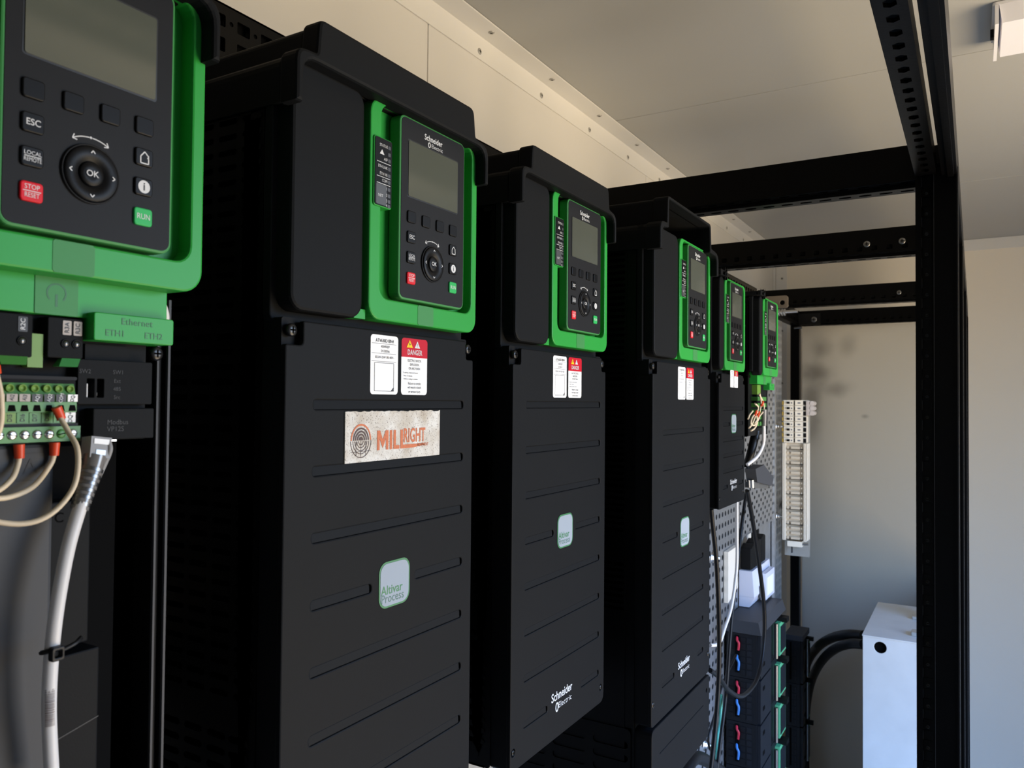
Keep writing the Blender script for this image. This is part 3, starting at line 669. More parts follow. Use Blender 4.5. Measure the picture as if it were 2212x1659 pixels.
# terminal strips
names1 = ['10V', 'AI1', 'COM', 'AI2', 'AI3', 'AQ1', 'AQ2', 'COM', 'DQ-']
names2 = ['P24', 'DI1', 'DI2', 'DI3', 'DI4', 'DI5', 'DI6', 'DI7', 'DI8', '24V', 'DQ+']
aR = .1535; p = .00555
b = MB(); XT = XF+.003
b.hexa([(XF-.004, .05, 1.5975), (XT, .05, 1.5975), (XT, aR, 1.5975), (XF-.004, aR, 1.5975), (XF-.004, .05, 1.6065), (XT-.003, .05, 1.6065), (XT-.003, aR, 1.6065), (XF-.004, aR, 1.6065)], 'green_pcb')
b.box(XF-.004, XT+.0008, .05, aR-.0005, 1.5928, 1.5976, 'green_pcb')
for i in range(11):
    a = aR-.0026-p*i
    b.lathe('x', XT-.0018, a, 1.6040, [(.0019, 0), (.0019, .0008), (.0015, .0009), (.0013, .0002)], 'green_olive', 14)
    m_ = 'label_white' if i == 0 else ('ink_black' if i < 4 else 'label_tan')
    b.poly('x', XT+.0010, rr(a-.0024, 1.5978, a+.0024, 1.6013, .0001, 1), m_)
    if i < 9: b.text('x', XT+.0012, a, 1.5996, names1[-1-i], .0025, 'ink_white' if 1 <= i < 4 else 'ink_black', rot=PI/2-.2, sx=.8, bold=.01)
    b.poly('x', XT+.0010, [(a-.0018, 1.5933), (a+.0018, 1.5933), (a+.0012, 1.5962), (a-.0012, 1.5962)], 'void')
b.build('upper_terminal_strip', D1, off)
b = MB()
b.box(XF-.004, XT-.001, .05, aR, 1.5872, 1.5930, 'green_pcb'); b.box(XF-.004, XT-.0005, .05, aR+.001, 1.5858, 1.5874, 'black')
b.box(XF-.004, XT+.0015, .05, aR+.0012, 1.5788, 1.5860, 'green_pcb')
for i in range(11):
    a = aR-.0026-p*i
    b.poly('x', XT-.0007, rr(a-.0025, 1.5878, a+.0025, 1.5926, .0001, 1), 'label_white' if i == 0 else 'green_olive' if i > 4 else 'green_pcb')
    b.text('x', XT-.0005, a, 1.5902, names2[-1-i], .0029, 'ink_black', rot=PI/2, sx=.85, bold=.004)
    b.lathe('x', XT+.0012, a, 1.5824, [(.0022, 0), (.0022, .0006), (.0017, .0010), (.0008, .0011)], 'green_pcb' if i == 1 else 'steel', 16)
    th = random.uniform(-.8, .8); dx, dz = .0019*math.cos(th), .0019*math.sin(th)
    b.stroke('x', XT+.0024, [(a-dx, 1.5824-dz), (a+dx, 1.5824+dz)], .0005, 'void')
b.build('lower_terminal_strip', D1, off)
# lower panels
b = MB(); b.plate('x', .2235, rr(.0, 1.2565, .1440, 1.5780, .003, 2), .08, 'plastic_grey', bev=.002)
for q in (rr(.1263, 1.5610, .1392, 1.5737, .0004, 1),):
    b.stroke('x', .2237, q+[q[0]], .0005, 'ink_dim')
b.text('x', .2237, .1328, 1.5672, 'A', .0098, 'ink_dim')
b.build('terminal_shield', D1, off)
b = MB(); b.plate('x', .213, rr(.1475, 1.4755, .1685, 1.5480, .001, 2), .05, 'dark_cover', bev=.0008); b.plate('x', .214, rr(.1475, 1.2575, .1740, 1.4715, .001, 2), .06, 'dark_cover', bev=.0008)
b.box(.10, .200, .146, .19, 1.2575, 1.577, 'void')
b.text('x', .2132, .1525, 1.5400, 'C', .007, 'void'); b.stroke('x', .2142, [(.1475, 1.430), (.1740, 1.436)], .0006, 'ink_dim')
b.build('power_shield', D1, off)
b = MB()
for k in range(13):
    z = 1.5745-.0168*k
    b.hexa([(.135, .2050, z+.004), (.2085, .2050, z-.0006), (.2085, .2095, z-.0006), (.135, .2095, z+.004), (.135, .2050, z+.0055), (.2085, .2050, z+.0010), (.2085, .2095, z+.0010), (.135, .2095, z+.0055)], 'dark_metal')
b.build('rib', D1, off)
MB().screw('x', .2130, .2035, 1.6245, .0040).build('screw', D1, off)
b = MB(); b.tube([(.214, .2045, 1.655), (.2165, .2055, 1.650), (.2165, .2068, 1.644), (.214, .2068, 1.639)], .0022, 'cable_white', 8, 5); b.build('latch', D1, off)

def Wp(x, pts):
    return [atx(x if not isinstance(x, (list, tuple)) else x[i], u, v) for i, (u, v) in enumerate(pts)]
# beige control wires with red ferrules
def control_wire(label, x, path, fer, n=.0013, rad=.00125):
    P = Wp(x, path); E = thing('control_wire', P[0], label, 'wire', 'beige control wires of the left drive')
    MB().tube(P, rad, 'wire_beige', 10, 6).build('core', E, P[0])
    F = Wp(x[0] if isinstance(x, (list, tuple)) else x, fer); MB().tube(F, .0020, 'ferrule_red', 12, 1, r1=.0023).build('ferrule', E, P[0])
control_wire('beige wire with red ferrule, left of the two under the lower green strip', [.2265, .2265, .230, .233, .236], [(42, 985), (38, 1005), (25, 1035), (-8, 1062), (-60, 1075)], [(42, 990), (41, 960)])
control_wire('beige wire with red ferrule, right of the two under the lower green strip', [.2265, .2265, .231, .235, .238], [(117, 980), (108, 1005), (70, 1052), (10, 1076), (-60, 1072)], [(117, 984), (118, 956)])
control_wire('long looping beige wire whose ferrule enters the upper green strip', [.2285, .233, .241, .245, .245, .243, .24], [(128, 898), (146, 930), (168, 975), (160, 1050), (110, 1110), (40, 1132), (-70, 1115)], [(133, 905), (122, 880)])
control_wire('beige wire arcing up along the left picture edge beside the terminals', [.232, .236, .238, .236], [(-45, 1010), (-2, 930), (2, 860), (-10, 800)], [(-8, 808), (-12, 790)])

# network cable
cpts = [(187, 1060), (170, 1105), (148, 1180), (130, 1270), (118, 1350), (110, 1430), (106, 1520), (108, 1600), (113, 1690)]
P = Wp([.236, .238, .240, .241, .241, .240, .239, .238, .237], cpts)
NC = thing('network_cable', P[0], 'thick white cable with clear plug under the left drive terminals', 'cable')
MB().tube(P, .0031, 'cable_white', 14, 6).build('jacket', NC, P[0])
B = Wp([.2335, .2345, .2355, .2365], [(205, 985), (198, 1015), (184, 1060), (172, 1097)])
b = MB(); b.tube(B, .0052, 'boot_clear', 14, 4, r1=.0036)
bs = [Vector(B[1]).lerp(Vector(B[3]), i/11) for i in range(12)]
for i, q in enumerate(bs):
    d = (Vector(B[3])-Vector(B[1])).normalized()*.0008
    b.tube([q-d, q+d], .0052-.0011*i/11, 'boot_clear' if i % 2 else 'steel_dark', 14, 1)
tag(b.build('boot', NC, P[0]), 'clear ribbed strain relief boot')
T = [Vector(p) for p in Wp([.232, .233], [(210, 945), (206, 990)])]
b = MB(); dd = (T[1]-T[0]).normalized(); sd = Vector((0, 1, 0)); sd = (sd-dd*sd.dot(dd)).normalized(); nn = sd.cross(dd)
c8 = [T[i]+sd*s1*.0052+nn*s2*.0040 for i in (1, 0) for s1, s2 in ((-1, -1), (1, -1), (1, 1), (-1, 1))]
b.hexa(c8, 'plug_clear')
fr_ = -nn if (-nn).x > 0 else nn
for z0_, z1_, ww in ((.1, .35, .0038), (.62, .86, .0024)):
    q0, q1 = T[0].lerp(T[1], z0_)+fr_*.0043, T[0].lerp(T[1], z1_)+fr_*.0043
    b.add([q0-sd*ww, q0+sd*ww, q1+sd*ww, q1-sd*ww], [(0, 1, 2, 3)], 'label_white' if ww > .003 else 'steel_dark')
b.build('plug', NC, P[0])
L = Wp([.2345, .2360, .2350, .2345], [(231, 948), (237, 970), (228, 995), (212, 1030)])
MB().tube(L, .0015, 'plug_clear', 8, 5).build('locking_tab', NC, P[0])
pb = Wp(.2392, [(107, 1485), (107, 1565)]); b = MB(); p0, p1 = Vector(pb[0]), Vector(pb[1]); ax = (p1-p0).normalized()
random.seed(5); t = 0
while t < 1:
    wv = random.choice((.012, .02, .03)); q = p0.lerp(p1, t)
    V = []
    for e in (q, p0.lerp(p1, min(1, t+wv*.55))):
        for k in range(7):
            th = -.55+1.3*k/6; V.append(e+Vector((math.cos(th-.55), math.sin(th-.55), 0))*.00325)
    b.add(V, [(k, k+1, 8+k, 7+k) for k in range(6)], 'ink_brown'); t += wv*1.25
b.build('barcode_print', NC, P[0])
q = Vector(atx(.2405, 111, 1405)); CT = thing('cable_tie', q, 'black plastic tie cinched around the thick white cable', 'cable tie')
b = MB(); ring = [q+Vector((.0040*math.cos(t), .0040*math.sin(t), .0012*math.cos(t))) for t in [i*2*PI/16 for i in range(17)]]
b.tube(ring, .0011, 'cable_black', 6, 1); b.build('strap', CT, q)
b = MB(); b.plate('x', q.x+.0062, rr(q.y-.0031, q.z-.0038, q.y+.0028, q.z+.0026, .001, 2), .0035, 'cable_black', [rr(q.y-.0016, q.z-.0022, q.y+.0014, q.z+.0010, .0005, 2)], bev=.0005); b.build('tie_head', CT, q)
b = MB(); b.tube([q+Vector((.004, .002, 0)), q+Vector((.004, .0085, .0016)), q+Vector((.002, .0125, .003))], .0011, 'cable_black', 6, 3); b.build('tail', CT, q)

# ------------------------------------------------------------------ sixth drive, cover off
zb6 = 1.532; off6 = (0, 0, zb6)
D6 = drive('farthest short drive in the row, lower cover off with loose beige wires', 1.591, .171, .233, zb6, -.0415, 'low', None, (), full=False)
tier(D6, .2210, .035, .1640, off6)
b = MB(); b.box(.10, .205, .003, .150, 1.545, 1.652, 'black'); b.plate('x', .214, rr(.060, 1.60, .145, 1.638, .001, 1), .01, 'dark_plastic')
b.box(.20, .216, .055, .085, 1.618, 1.638, 'green_olive')
for k in range(5): b.box(.20, .218, .050, .128, 1.605-.013*k, 1.613-.013*k, 'green_pcb')
b.build('control_block', D6, off6)
b = MB(); b.box(.05, .20, .1730, .1765, 1.565, 1.635, 'galv'); b.build('side_bracket', D6, off6)
b = MB(); b.box(.200, .2110, .003, .168, 1.533, 1.548, 'black'); b.build('bottom_edge', D6, off6)
wr = [([(1631, 872), (1638, 880), (1633, 895), (1625, 915), (1618, 925)]), ([(1640, 852), (1648, 868), (1650, 885), (1640, 900), (1630, 915)]), ([(1641, 850), (1644, 870), (1641, 890)]),
      ([(1637, 890), (1626, 900), (1622, 915), (1631, 918), (1640, 902)]), ([(1634, 898), (1636, 912), (1630, 925), (1622, 931)]), ([(1626, 888), (1619, 897), (1616, 905)])]
wl = ['beige wire nearest the left of the tangle in the farthest drive', 'longest beige wire falling from the terminals of the farthest drive', 'short beige wire dropping straight from the terminals of the farthest drive', 'looped beige wire inside the farthest drive', 'beige wire bending into the black sleeve of the farthest drive', 'shortest beige wire with red tip in the farthest drive']
for P_, lab in zip(wr, wl):
    Q = Wp(.226, P_); tag(MB().tube(Q, .0017, 'wire_beige', 7, 4).build('control_wire', None, Q[0], Q[0]), lab, 'wire', 'loose wires of the farthest drive')
for u, v, lab in ((1634, 888, 'red ferrule at the left in the wire tangle of the farthest drive'), (1640, 890, 'red ferrule beside the others in the wire tangle of the farthest drive'), (1648, 868, 'red ferrule high on the longest wire of the farthest drive')):
    Q = Wp(.228, [(u, v), (u-3, v+9)]); tag(MB().tube(Q, .0026, 'ferrule_red', 8, 1).build('ferrule', None, Q[0], Q[0]), lab, 'ferrule', 'ferrules of the farthest drive')
Q = Wp([.226, .226, .222, .215, .20], [(1649, 905), (1650, 935), (1648, 960), (1636, 985), (1614, 1004)])
GC = thing('data_cable', Q[0], 'grey white data cable curving from the farthest drive to the grey connector', 'cable')
MB().tube(Q, .0038, 'cable_white', 10, 6).build('jacket', GC, Q[0])
Q2 = Wp(.227, [(1650, 885), (1650, 920)]); MB().tube(Q2, .0062, 'boot_clear', 10, 1, r1=.0050).build('boot', GC, Q[0])
Q = Wp([.205, .20, .19], [(1633, 932), (1624, 970), (1612, 1010)])
tag(MB().tube(Q, .0095, 'cable_black', 12, 5, r1=.0080).build('cable_sleeve', None, Q[0], Q[0]), 'black sleeve bundling wires below the farthest drive', 'cable')
# grey connector hood and its clamp
pc = atx(.19, 1625, 1030); CN = thing('data_connector', pc, 'slanted grey plastic connector hood below the farthest drive', 'connector')
A = [atx(.19, u, v) for u, v in ((1609, 1012), (1628, 1003), (1650, 1030), (1646, 1048), (1613, 1040))]
b = MB(); n_ = len(A); V = [Vector(p)+Vector((dx, 0, 0)) for dx in (0, .022) for p in A]
b.add(V, [tuple(range(n_))[::-1], tuple(range(n_, 2*n_))]+[(i, (i+1) % n_, n_+(i+1) % n_, n_+i) for i in range(n_)], 'plastic_grey'); b.build('hood', CN, pc)
A = [atx(.185, u, v) for u, v in ((1609, 1040), (1640, 1046), (1640, 1055), (1609, 1053))]
b = MB(); V = [Vector(p)+Vector((dx, 0, 0)) for dx in (0, .02) for p in A]
b.add(V, [(3, 2, 1, 0), (4, 5, 6, 7)]+[(i, (i+1) % 4, 4+(i+1) % 4, 4+i) for i in range(4)], 'steel'); b.build('shell', CN, pc)
for u in (1623, 1634): MB().tube([atx(.20, u, 1036), atx(.20, u+1, 1052)], .006, 'steel', 8, 1).build('thumb_screw', CN, pc)

# ------------------------------------------------------------------ racks
ZT = 1.985; RX0, RX1 = -.055, .583
def post(name, parent, x0, x1, y, z0, z1, off, slotted=True):
    b = MB()
    b.box(x0+.0235, x1, y, y+.055, z0, z1, 'rack_black')
    b.box(x0, x0+.0235, y+.014, y+.050, z0, z1, 'black')
    b.box(x0, x0+.008, y+.002, y+.05, z0, z1, 'rack_black')
    if slotted:
        n = round((z1-z0)/.0297); p = (z1-z0)/n; holes = []
        for i in range(n):
            z = z0+(i+.5)*p; holes += [rr(x0+.0085, z-.0088, x0+.0205, z+.0055, .0012, 2), circ(x0+.0145, z+.0105, .0022, 8)]
        b.plate('-y', y+.004, rr(x0+.002, z0, x0+.0240, z1, .0005, 1), .002, 'rack_black', holes)
    b.box(x0+.0237, x0+.0244, y-.001, y+.004, z0, z1, 'rack_edge_glint')  # edge highlight along the bend, painted as a lighter strip
    if slotted:
        for i in range(n):
            z = z0+(i+.5)*p; b.box(x0+.0080, x0+.0086, y+.0034, y+.006, z-.0085, z+.0052, 'rack_edge_glint')  # painted highlight down the left edge of each slot
            b.lathe('-y', y+.0042, x0+.0145, z+.0105, [(.0022, -.002), (.0022, .0004), (.0017, .0004), (.0016, -.002)], 'rack_edge_glint', 10)
    b.box(x1-.0004, x1+.0004, y-.001, y+.001, z0, z1, 'rack_edge_glint').box(x1-.0012, x1+.001, y+.006, y+.05, z0, z1, 'rack_black').box(x1-.003, x1, y-.0008, y+.002, z0, z1, 'rack_black')
    return b.build(name, parent, off)
def xbeam(parent, y, off, x0=RX0, x1=.531, holes=True, slim=False):
    b = MB()
    hs = [rr(x-.006, ZT-.047, x+.006, ZT-.037, .0015, 1) for x in [x0+.05+.03*i for i in range(int((x1-x0-.08)/.03))]] if holes else []
    zl = ZT-.053
    b.plate('-y', y, rr(x0, zl, x1, ZT, .002, 2), .002, 'rack_black', hs, bev=.0004)
    b.box(x0, x1, y+.003, y+.03, zl+.010, ZT-.001, 'void')
    b.cells('-z', zl, y+.0, y+.018, x0, x1, .018, .030, .0075, .016, 'rack_black', t=.004)
    b.box(x0, x1, y+.018, y+.020, zl-.007, zl+.02, 'rack_black')
    b.cells('-z', zl-.007, y+.020, y+.046, x0, x1, .026, .030, .010, .018, 'rack_black', t=.004)
    b.box(x0, x1, y+.046, y+.048, zl-.007, ZT-.004, 'rack_black').box(x0, x1, y+.002, y+.046, ZT-.003, ZT-.001, 'rack_black')
    return b.build('cross_beam', parent, off)
def ybeam_front(parent, ya, yb, off, gap=True):
    b = MB(); zl = ZT-.048
    b.cells('-z', zl, ya, yb, RX1-.052, RX1-.028, .030, .024, .0165, .0105, 'rack_black', t=.004)
    # round holes between the square ones are small dimples
    b.box(RX1-.054, RX1-.052, ya, yb, zl, ZT, 'rack_black').box(RX1-.052, RX1-.030, ya, yb, zl+.014, zl+.018, 'black')
    b.box(RX1-.028, RX1-.0265, ya, yb, zl, zl+.025, 'rack_black')
    b.box(RX1-.0195, RX1, ya, yb, zl-.004, ZT, 'rack_black').box(RX1-.012, RX1-.004, ya, yb, zl-.007, zl-.003, 'rack_black')
    for i in range(4):
        y = ya+.01+(yb-ya-.04)*i/3
        if y < .3 or y > yb-.1: b.box(RX1-.03, RX1-.018, y, y+.02, zl+.02, ZT, 'rack_black')
    return b.build('front_rail', parent, off)
def ybeam_rear(parent, ya, yb, off):
    b = MB(); x = RX0+.03; n = int((yb-ya)/.0297); hs = []
    for i in range(n):
        y = ya+.02+.0297*i
        if y > yb-.02: break
        hs += [rr(y-.0078, ZT-.0225, y+.0078, ZT-.0105, .001, 1), rr(y-.0078, ZT-.047, y+.0078, ZT-.033, .001, 1), circ(y+.0148, ZT-.0165, .0024, 8)]
    b.plate('x', x, rr(ya, ZT-.058, yb, ZT, .001, 1), .002, 'rack_black', hs)
    b.box(x-.03, x-.008, ya, yb, ZT-.058, ZT-.001, 'void').box(x-.03, x, ya, yb, ZT-.0015, ZT+.0005, 'rack_black').box(x-.03, x, ya, yb, ZT-.060, ZT-.058, 'rack_black')
    return b.build('rear_rail', parent, off)
o1 = (0, 0, 0)
RK1 = thing('equipment_rack', o1, 'near black steel rack frame with perforated posts holding the tall drives', 'rack', 'black rack frames bolted in a row')
YA, YB, YC, YD = 1.285, 1.868, 2.725, 3.40
post('front_post', RK1, .529, RX1, YA, 0, ZT-.04, o1)
post('rear_post', RK1, RX0-.02, RX0+.03, YA, 0, ZT-.06, o1)
post('rear_post', RK1, RX0-.02, RX0+.03, -.62, 0, ZT-.06, o1); post('front_post', RK1, .529, RX1, -.62, 0, ZT-.05, o1)
xbeam(RK1, YA, o1, holes=False); xbeam(RK1, -.62, o1)
ybeam_front(RK1, -.565, YA+.05, o1); ybeam_rear(RK1, -.565, YA, o1)
for z in (.12, 1.35, 1.72): MB().box(-.03, 0, -.565, YA, z, z+.04, 'rack_black').build('mounting_rail', RK1, o1)
for k, (ya, yb, lab) in enumerate(((YB, YC, 'middle black rack frame beyond the near one, behind the short drives'), (YC, YD, 'farthest black rack frame against the grey end panel'))):
    RK = thing('equipment_rack', (0, ya, 0), lab, 'rack', 'black rack frames bolted in a row'); o = (0, ya, 0)
    post('front_post', RK, .529, RX1, ya+.0, 0, ZT-.053, o, False); xbeam(RK, ya, o, x1=RX1)
    if k == 0:
        b = MB(); b.box(RX1-.05, RX1, YA+.06, yb-.06, ZT-.048, ZT, 'rack_black'); b.build('front_rail', RK, o); ybeam_rear(RK, YA+.06, yb-.06, o)
    else:
        xbeam(RK, YD, o, x1=RX1); post('front_post', RK, .529, RX1, YD, 0, ZT-.053, o, False)
        b = MB(); b.box(RX1-.05, RX1, ya+.05, yb, ZT-.048, ZT, 'rack_black'); b.build('front_rail', RK, o); ybeam_rear(RK, ya+.05, yb, o)
        b = MB(); b.box(-.060, -.025, YD, YD+.035, 0, ZT-.05, 'rack_black'); b.build('rear_post', RK, o)
        b = MB(); b.plate('x', .580, rr(ya+.06, .02, YD-.002, .94, .004, 2), .003, 'rack_black', bev=.0005); tag(b.build('side_panel', RK, o), 'low black panel added to shade the end panel')  # added panel, blocks the daylight from the lower end panel
        b = MB(); b.box(-.030, .06, YD-.012, YD, ZT-.058, ZT-.012, 'black'); b.screw('-y', YD-.012, .035, ZT-.038, .012, 'steel_dark'); b.build('corner_bracket', RK, o)
        pz = aty(YD-.02, 1722, 708); b = MB(); b.tube([(pz[0]-.012, YD-.02, 1.915), (pz[0]+.018, YD-.02, 1.917)], .007, 'steel_dark', 8, 1); b.build('clamp', RK, o)
    for x in (.40, .47): MB().screw('-y', ya, x, ZT-.032, .007, 'steel_dark').build('bolt', RK, o)
    if k == 1:
        q0 = aty(ya-.01, 1650, 640); q1 = aty(ya-.01, 1702, 664)
        b = MB(); b.plate('-y', ya-.004, rr(q0[0], q1[2], q1[0], q0[2], .010, 4), .012, 'bracket_tan', [circ(q0[0]+.018, q0[2]-.022, .007, 12), circ(q1[0]-.020, q1[2]+.018, .008, 12)], bev=.002)
        b.build('hinge_bracket', RK, o)
        q = aty(ya-.03, 1686, 675); b = MB(); b.tube([(q[0]-.03, q[1], q[2]), (q[0]+.055, q[1], q[2]+.002)], .0055, 'steel', 10, 1)
        for dx in (-.006, .004, .012): b.tube([(q[0]+dx, q[1], q[2]), (q[0]+dx+.004, q[1], q[2])], .012, 'steel', 10, 1)
        b.build('threaded_rod', RK, o)
EP = structure(MB().box(-.022, .560, YD+.05, YD+.058, 0, ZT-.062, 'panel_grey').build('wall_end'))

# ------------------------------------------------------------------ perforated plates
def bolt(parent, x, y, z, r, off):
    b = MB(); b.lathe('x', x, y, z, [(r*1.7, 0), (r*1.7, .003), (r*1.1, .003), (r*1.1, .010), (r*.6, .010), (r*.6, .022)], 'steel', 10); b.build('bolt', parent, off)
MP = thing('mounting_plate', (0, 2.02, 1.2), 'perforated galvanised plate with round holes beside the farthest drive', 'plate'); o = (0, 2.02, 1.2)
b = MB(); b.cells('x', 0, 1.345, 2.33, .50, 1.90, .0300, .030, .0165, .0135, 'galv', stagger=False); 
b.box(-.012, -.010, 1.345, 2.33, .50, 1.90, 'galv_hole'); b.build('left_sheet', MP, o)
b = MB(); b.cells('x', .004, 2.33, 2.79, 1.20, 1.90, .0290, .0155, .0190, .0105, 'galv', stagger=True)
b.box(-.004, -.002, 2.33, 2.79, 1.20, 1.90, 'galv_hole'); b.box(.0015, .004, 2.33, 2.79, 1.196, 1.2005, 'galv'); b.build('upper_sheet', MP, o)
b = MB(); b.cells('x', -.002, 2.805, 2.945, .55, 1.90, .0235, .0265, .0085, .0185, 'galv', stagger=False)
b.box(-.014, -.012, 2.805, 2.945, .55, 1.90, 'galv_hole'); b.box(-.002, .008, 2.785, 2.803, .55, 1.90, 'galv'); b.build('slotted_flange', MP, o)
b = MB(); b.box(-.03, -.006, 2.62, 2.79, .55, 1.196, 'galv'); b.box(-.05, -.006, 2.60, 2.618, .55, 1.196, 'black'); b.build('inner_strip', MP, o)
for (u, v, x) in ((1677, 921, .0), (1690, 1090, .0), (1678, 1115, .0), (1538, 1204, .0)):
    q = atx(x, u, v); bolt(MP, x, q[1], q[2], .009, o)
LP = thing('mounting_plate', (-.01, .4, 1.0), 'bright galvanised plate glimpsed below the tall drives', 'plate'); o = (-.01, .4, 1.0)
b = MB(); b.cells('x', .0035, -.5, 1.245, .40, 1.20, .05, .05, .018, .018, 'galv'); b.build('sheet', LP, o)
for (u, v) in ((1521, 1608),):
    q = atx(.0, u, v); bolt(MP, .0, q[1], q[2], .009, (0, 2.02, 1.2))

# ------------------------------------------------------------------ breaker column on its duct
YQ = 2.85
def q2(u, v, y=YQ): return aty(y, u, v)
zt_, zb_ = q2(1688, 864)[2], q2(1690, 956)[2]; xl, xr = q2(1689, 900)[0], q2(1743, 900)[0]
pitch = (zt_-zb_)/8
GB = 'white miniature breakers stacked on the rail'
ordn = ['topmost white breaker of the stack on the far duct', 'second white breaker from the top on the far duct', 'third white breaker from the top on the far duct', 'fourth white breaker from the top on the far duct', 'fourth white breaker from the bottom on the far duct', 'third white breaker from the bottom on the far duct', 'second white breaker from the bottom on the far duct', 'bottom white breaker of the stack on the far duct']
W_ = xr-xl
proto = None
for i in range(8):
    z = zt_-pitch*(i+1); loc = (xl, YQ, z)
    if proto is None:
        E = thing('circuit_breaker', loc, ordn[i], 'breaker', GB); proto = E
        b = MB(); b.box(0, W_*.96, .012, .06, 0.0003, pitch-.0003, 'plastic_white'); b.box(W_*.08, W_*.46, 0, .012, .0005, pitch-.0005, 'plastic_white'); b.box(W_*.52, W_*.84, .004, .012, .0005, pitch-.0005, 'plastic_white')
        b.box(W_*.46, W_*.52, .006, .012, .002, pitch-.004, 'plastic_grey'); b.poly('-y', .0038, rr(W_*.62, .006, W_*.74, .011, .001, 1), 'ink_grey'); b.poly('-y', -.0002, rr(W_*.36, .006, W_*.42, .011, .001, 1), 'ink_grey'); b.build('body', E)
        b = MB(); b.box(0, W_*.07, .004, .012, .002, pitch-.004, 'plastic_yellow'); b.build('marker_tag', E)
        b = MB(); b.box(W_*.21, W_*.315, -.006, .001, .0055, .0125, 'black'); b.build('toggle', E)
        b = MB(); b.box(W_*.86, W_*.95, .003, .012, .002, pitch-.003, 'black'); b.build('clamp', E)
    else:
        E = proto.copy(); COL.objects.link(E); E.location = loc; E['label'] = ordn[i]
        for ch in [k for k in bpy.data.objects if k.parent == proto]:
            c = ch.copy(); COL.objects.link(c); c.parent = E
q0, q1 = q2(1738, 866), q2(1759, 898)
AB = thing('auxiliary_block', (q0[0], YQ, q1[2]), 'pinkish white terminal block sticking out right of the breaker stack', 'terminal block')
b = MB(); b.box(q0[0]+.003, q1[0]-.008, YQ+.008, YQ+.05, q1[2], q0[2], 'plastic_pink'); b.build('body', AB, (q0[0], YQ, q1[2]))
for k in range(3):
    z = q1[2]+(q0[2]-q1[2])*(k+.5)/3; b = MB(); b.tube([(q1[0]-.008, YQ+.006, z), (q1[0]-.008, YQ+.045, z)], (q0[2]-q1[2])/6.4, 'plastic_pink', 12, 1); b.build('clamp', AB, (q0[0], YQ, q1[2]))
zd = q2(1716, 1168)[2]
DU = thing('busbar_duct', (xl, YQ, zd), 'long beige terminal comb hanging under the breaker stack', 'terminal comb'); o = (xl, YQ, zd)
b = MB(); b.box(xl+.002, xr, YQ+.04, YQ+.062, zd-.06, zt_-.002, 'alu'); b.build('din_rail', DU, o)
b = MB()
for x in (xl+.003, xl+.0075, xl+.011): b.box(x, x+.0028, YQ-.002, YQ+.04, zd, zb_-.001, 'plastic_white')
b.build('left_wall', DU, o)
b = MB()
for x in (xr-.010, xr-.005, xr): b.box(x, x+.0032, YQ-.002, YQ+.04, zd+.004*(x > xr-.003), zb_-.001, 'plastic_white')
b.build('right_wall', DU, o)
b = MB(); b.box(xl+.014, xr-.013, YQ+.012, YQ+.04, zd+.002, zb_-.001, 'plastic_beige')
n = 19
for i in range(n):
    z = zd+.004+(zb_-zd-.008)*i/n
    b.box(xl+.016, xl+.024, YQ+.004, YQ+.012, z, z+.0085, 'plastic_beige'); b.box(xl+.030, xr-.024, YQ+.002, YQ+.012, z, z+.0085, 'plastic_beige'); b.box(xr-.021, xr-.016, YQ+.006, YQ+.013, z+.001, z+.007, 'plastic_white')
    if i % 3 == 0: b.box(xl+.014, xr-.014, YQ+.001, YQ+.012, z-.0018, z-.0002, 'ink_dim')
b.build('comb', DU, o)
CLP = thing('end_clamp', (xl+.03, YQ, zd-.02), 'white end clamp with metal screw below the terminal comb', 'clamp'); o = (xl+.03, YQ, zd-.02)
b = MB(); b.box(xl+.018, xr-.018, YQ+.005, YQ+.038, zd-.022, zd-.003, 'plastic_white'); b.box(xl+.030, xl+.034, YQ+.006, YQ+.02, zd-.045, zd-.02, 'plastic_grey'); b.build('body', CLP, o)
b = MB(); b.tube([(xr-.018, YQ+.015, zd-.012), (xr+.002, YQ+.015, zd-.010)], .0045, 'steel', 10, 1); b.build('screw', CLP, o)

zt1 = aty(2.18, 1640, 1352)[2]
# ------------------------------------------------------------------ white supply and contactor in the plate recess
PS = thing('power_supply', (0, 2.3, .97), 'white plastic supply unit with vents in the recess under the perforated plate', 'power supply'); o = (0, 2.3, .97)
b = MB(); PX, PY, PZ = .002, 2.336, zt1+.006
b.hexa([(PX, PY, PZ+.03), (.046, PY, PZ+.03), (.046, 2.56, PZ+.03), (PX, 2.56, PZ+.03), (PX, PY, 1.105), (.040, PY, 1.105), (.040, 2.56, 1.105), (PX, 2.56, 1.105)], 'plastic_bluewhite')
b.hexa([(PX, PY, PZ), (.032, PY, PZ), (.032, 2.56, PZ), (PX, 2.56, PZ), (PX, PY, PZ+.0297), (.046, PY, PZ+.0297), (.046, 2.56, PZ+.0297), (PX, 2.56, PZ+.0297)], 'plastic_bluewhite')
for k in range(5): b.box(.004, .041, 2.40+.02*k, 2.405+.02*k, 1.1045, 1.1055, 'ink_grey')
b.box(.0455, .047, 2.40, 2.50, 1.015, 1.05, 'plastic_grey'); b.build('body', PS, o)
b = MB(); b.box(.046, .060, 2.42, 2.54, PZ+.006, 1.085, 'plastic_bluewhite'); b.box(.0602, .0608, 2.44, 2.52, 1.015, 1.07, 'label_white'); b.build('face', PS, o)
CO = thing('terminal_cover', (0, 2.33, 1.106), 'row of dark brown terminal covers standing on the white supply unit', 'terminal cover'); o = (0, 2.33, 1.106)
for k in range(3):
    b = MB(); y = 2.345+.062*k; b.plate('x', .036, fillet([(y, 1.107, .004), (y+.055, 1.107, .004), (y+.055, 1.175+.006*k, .006), (y+.030, 1.180+.006*k, .01), (y, 1.170+.006*k, .006)], 3), .033, 'black', bev=.003); b.build('cover', CO, o)
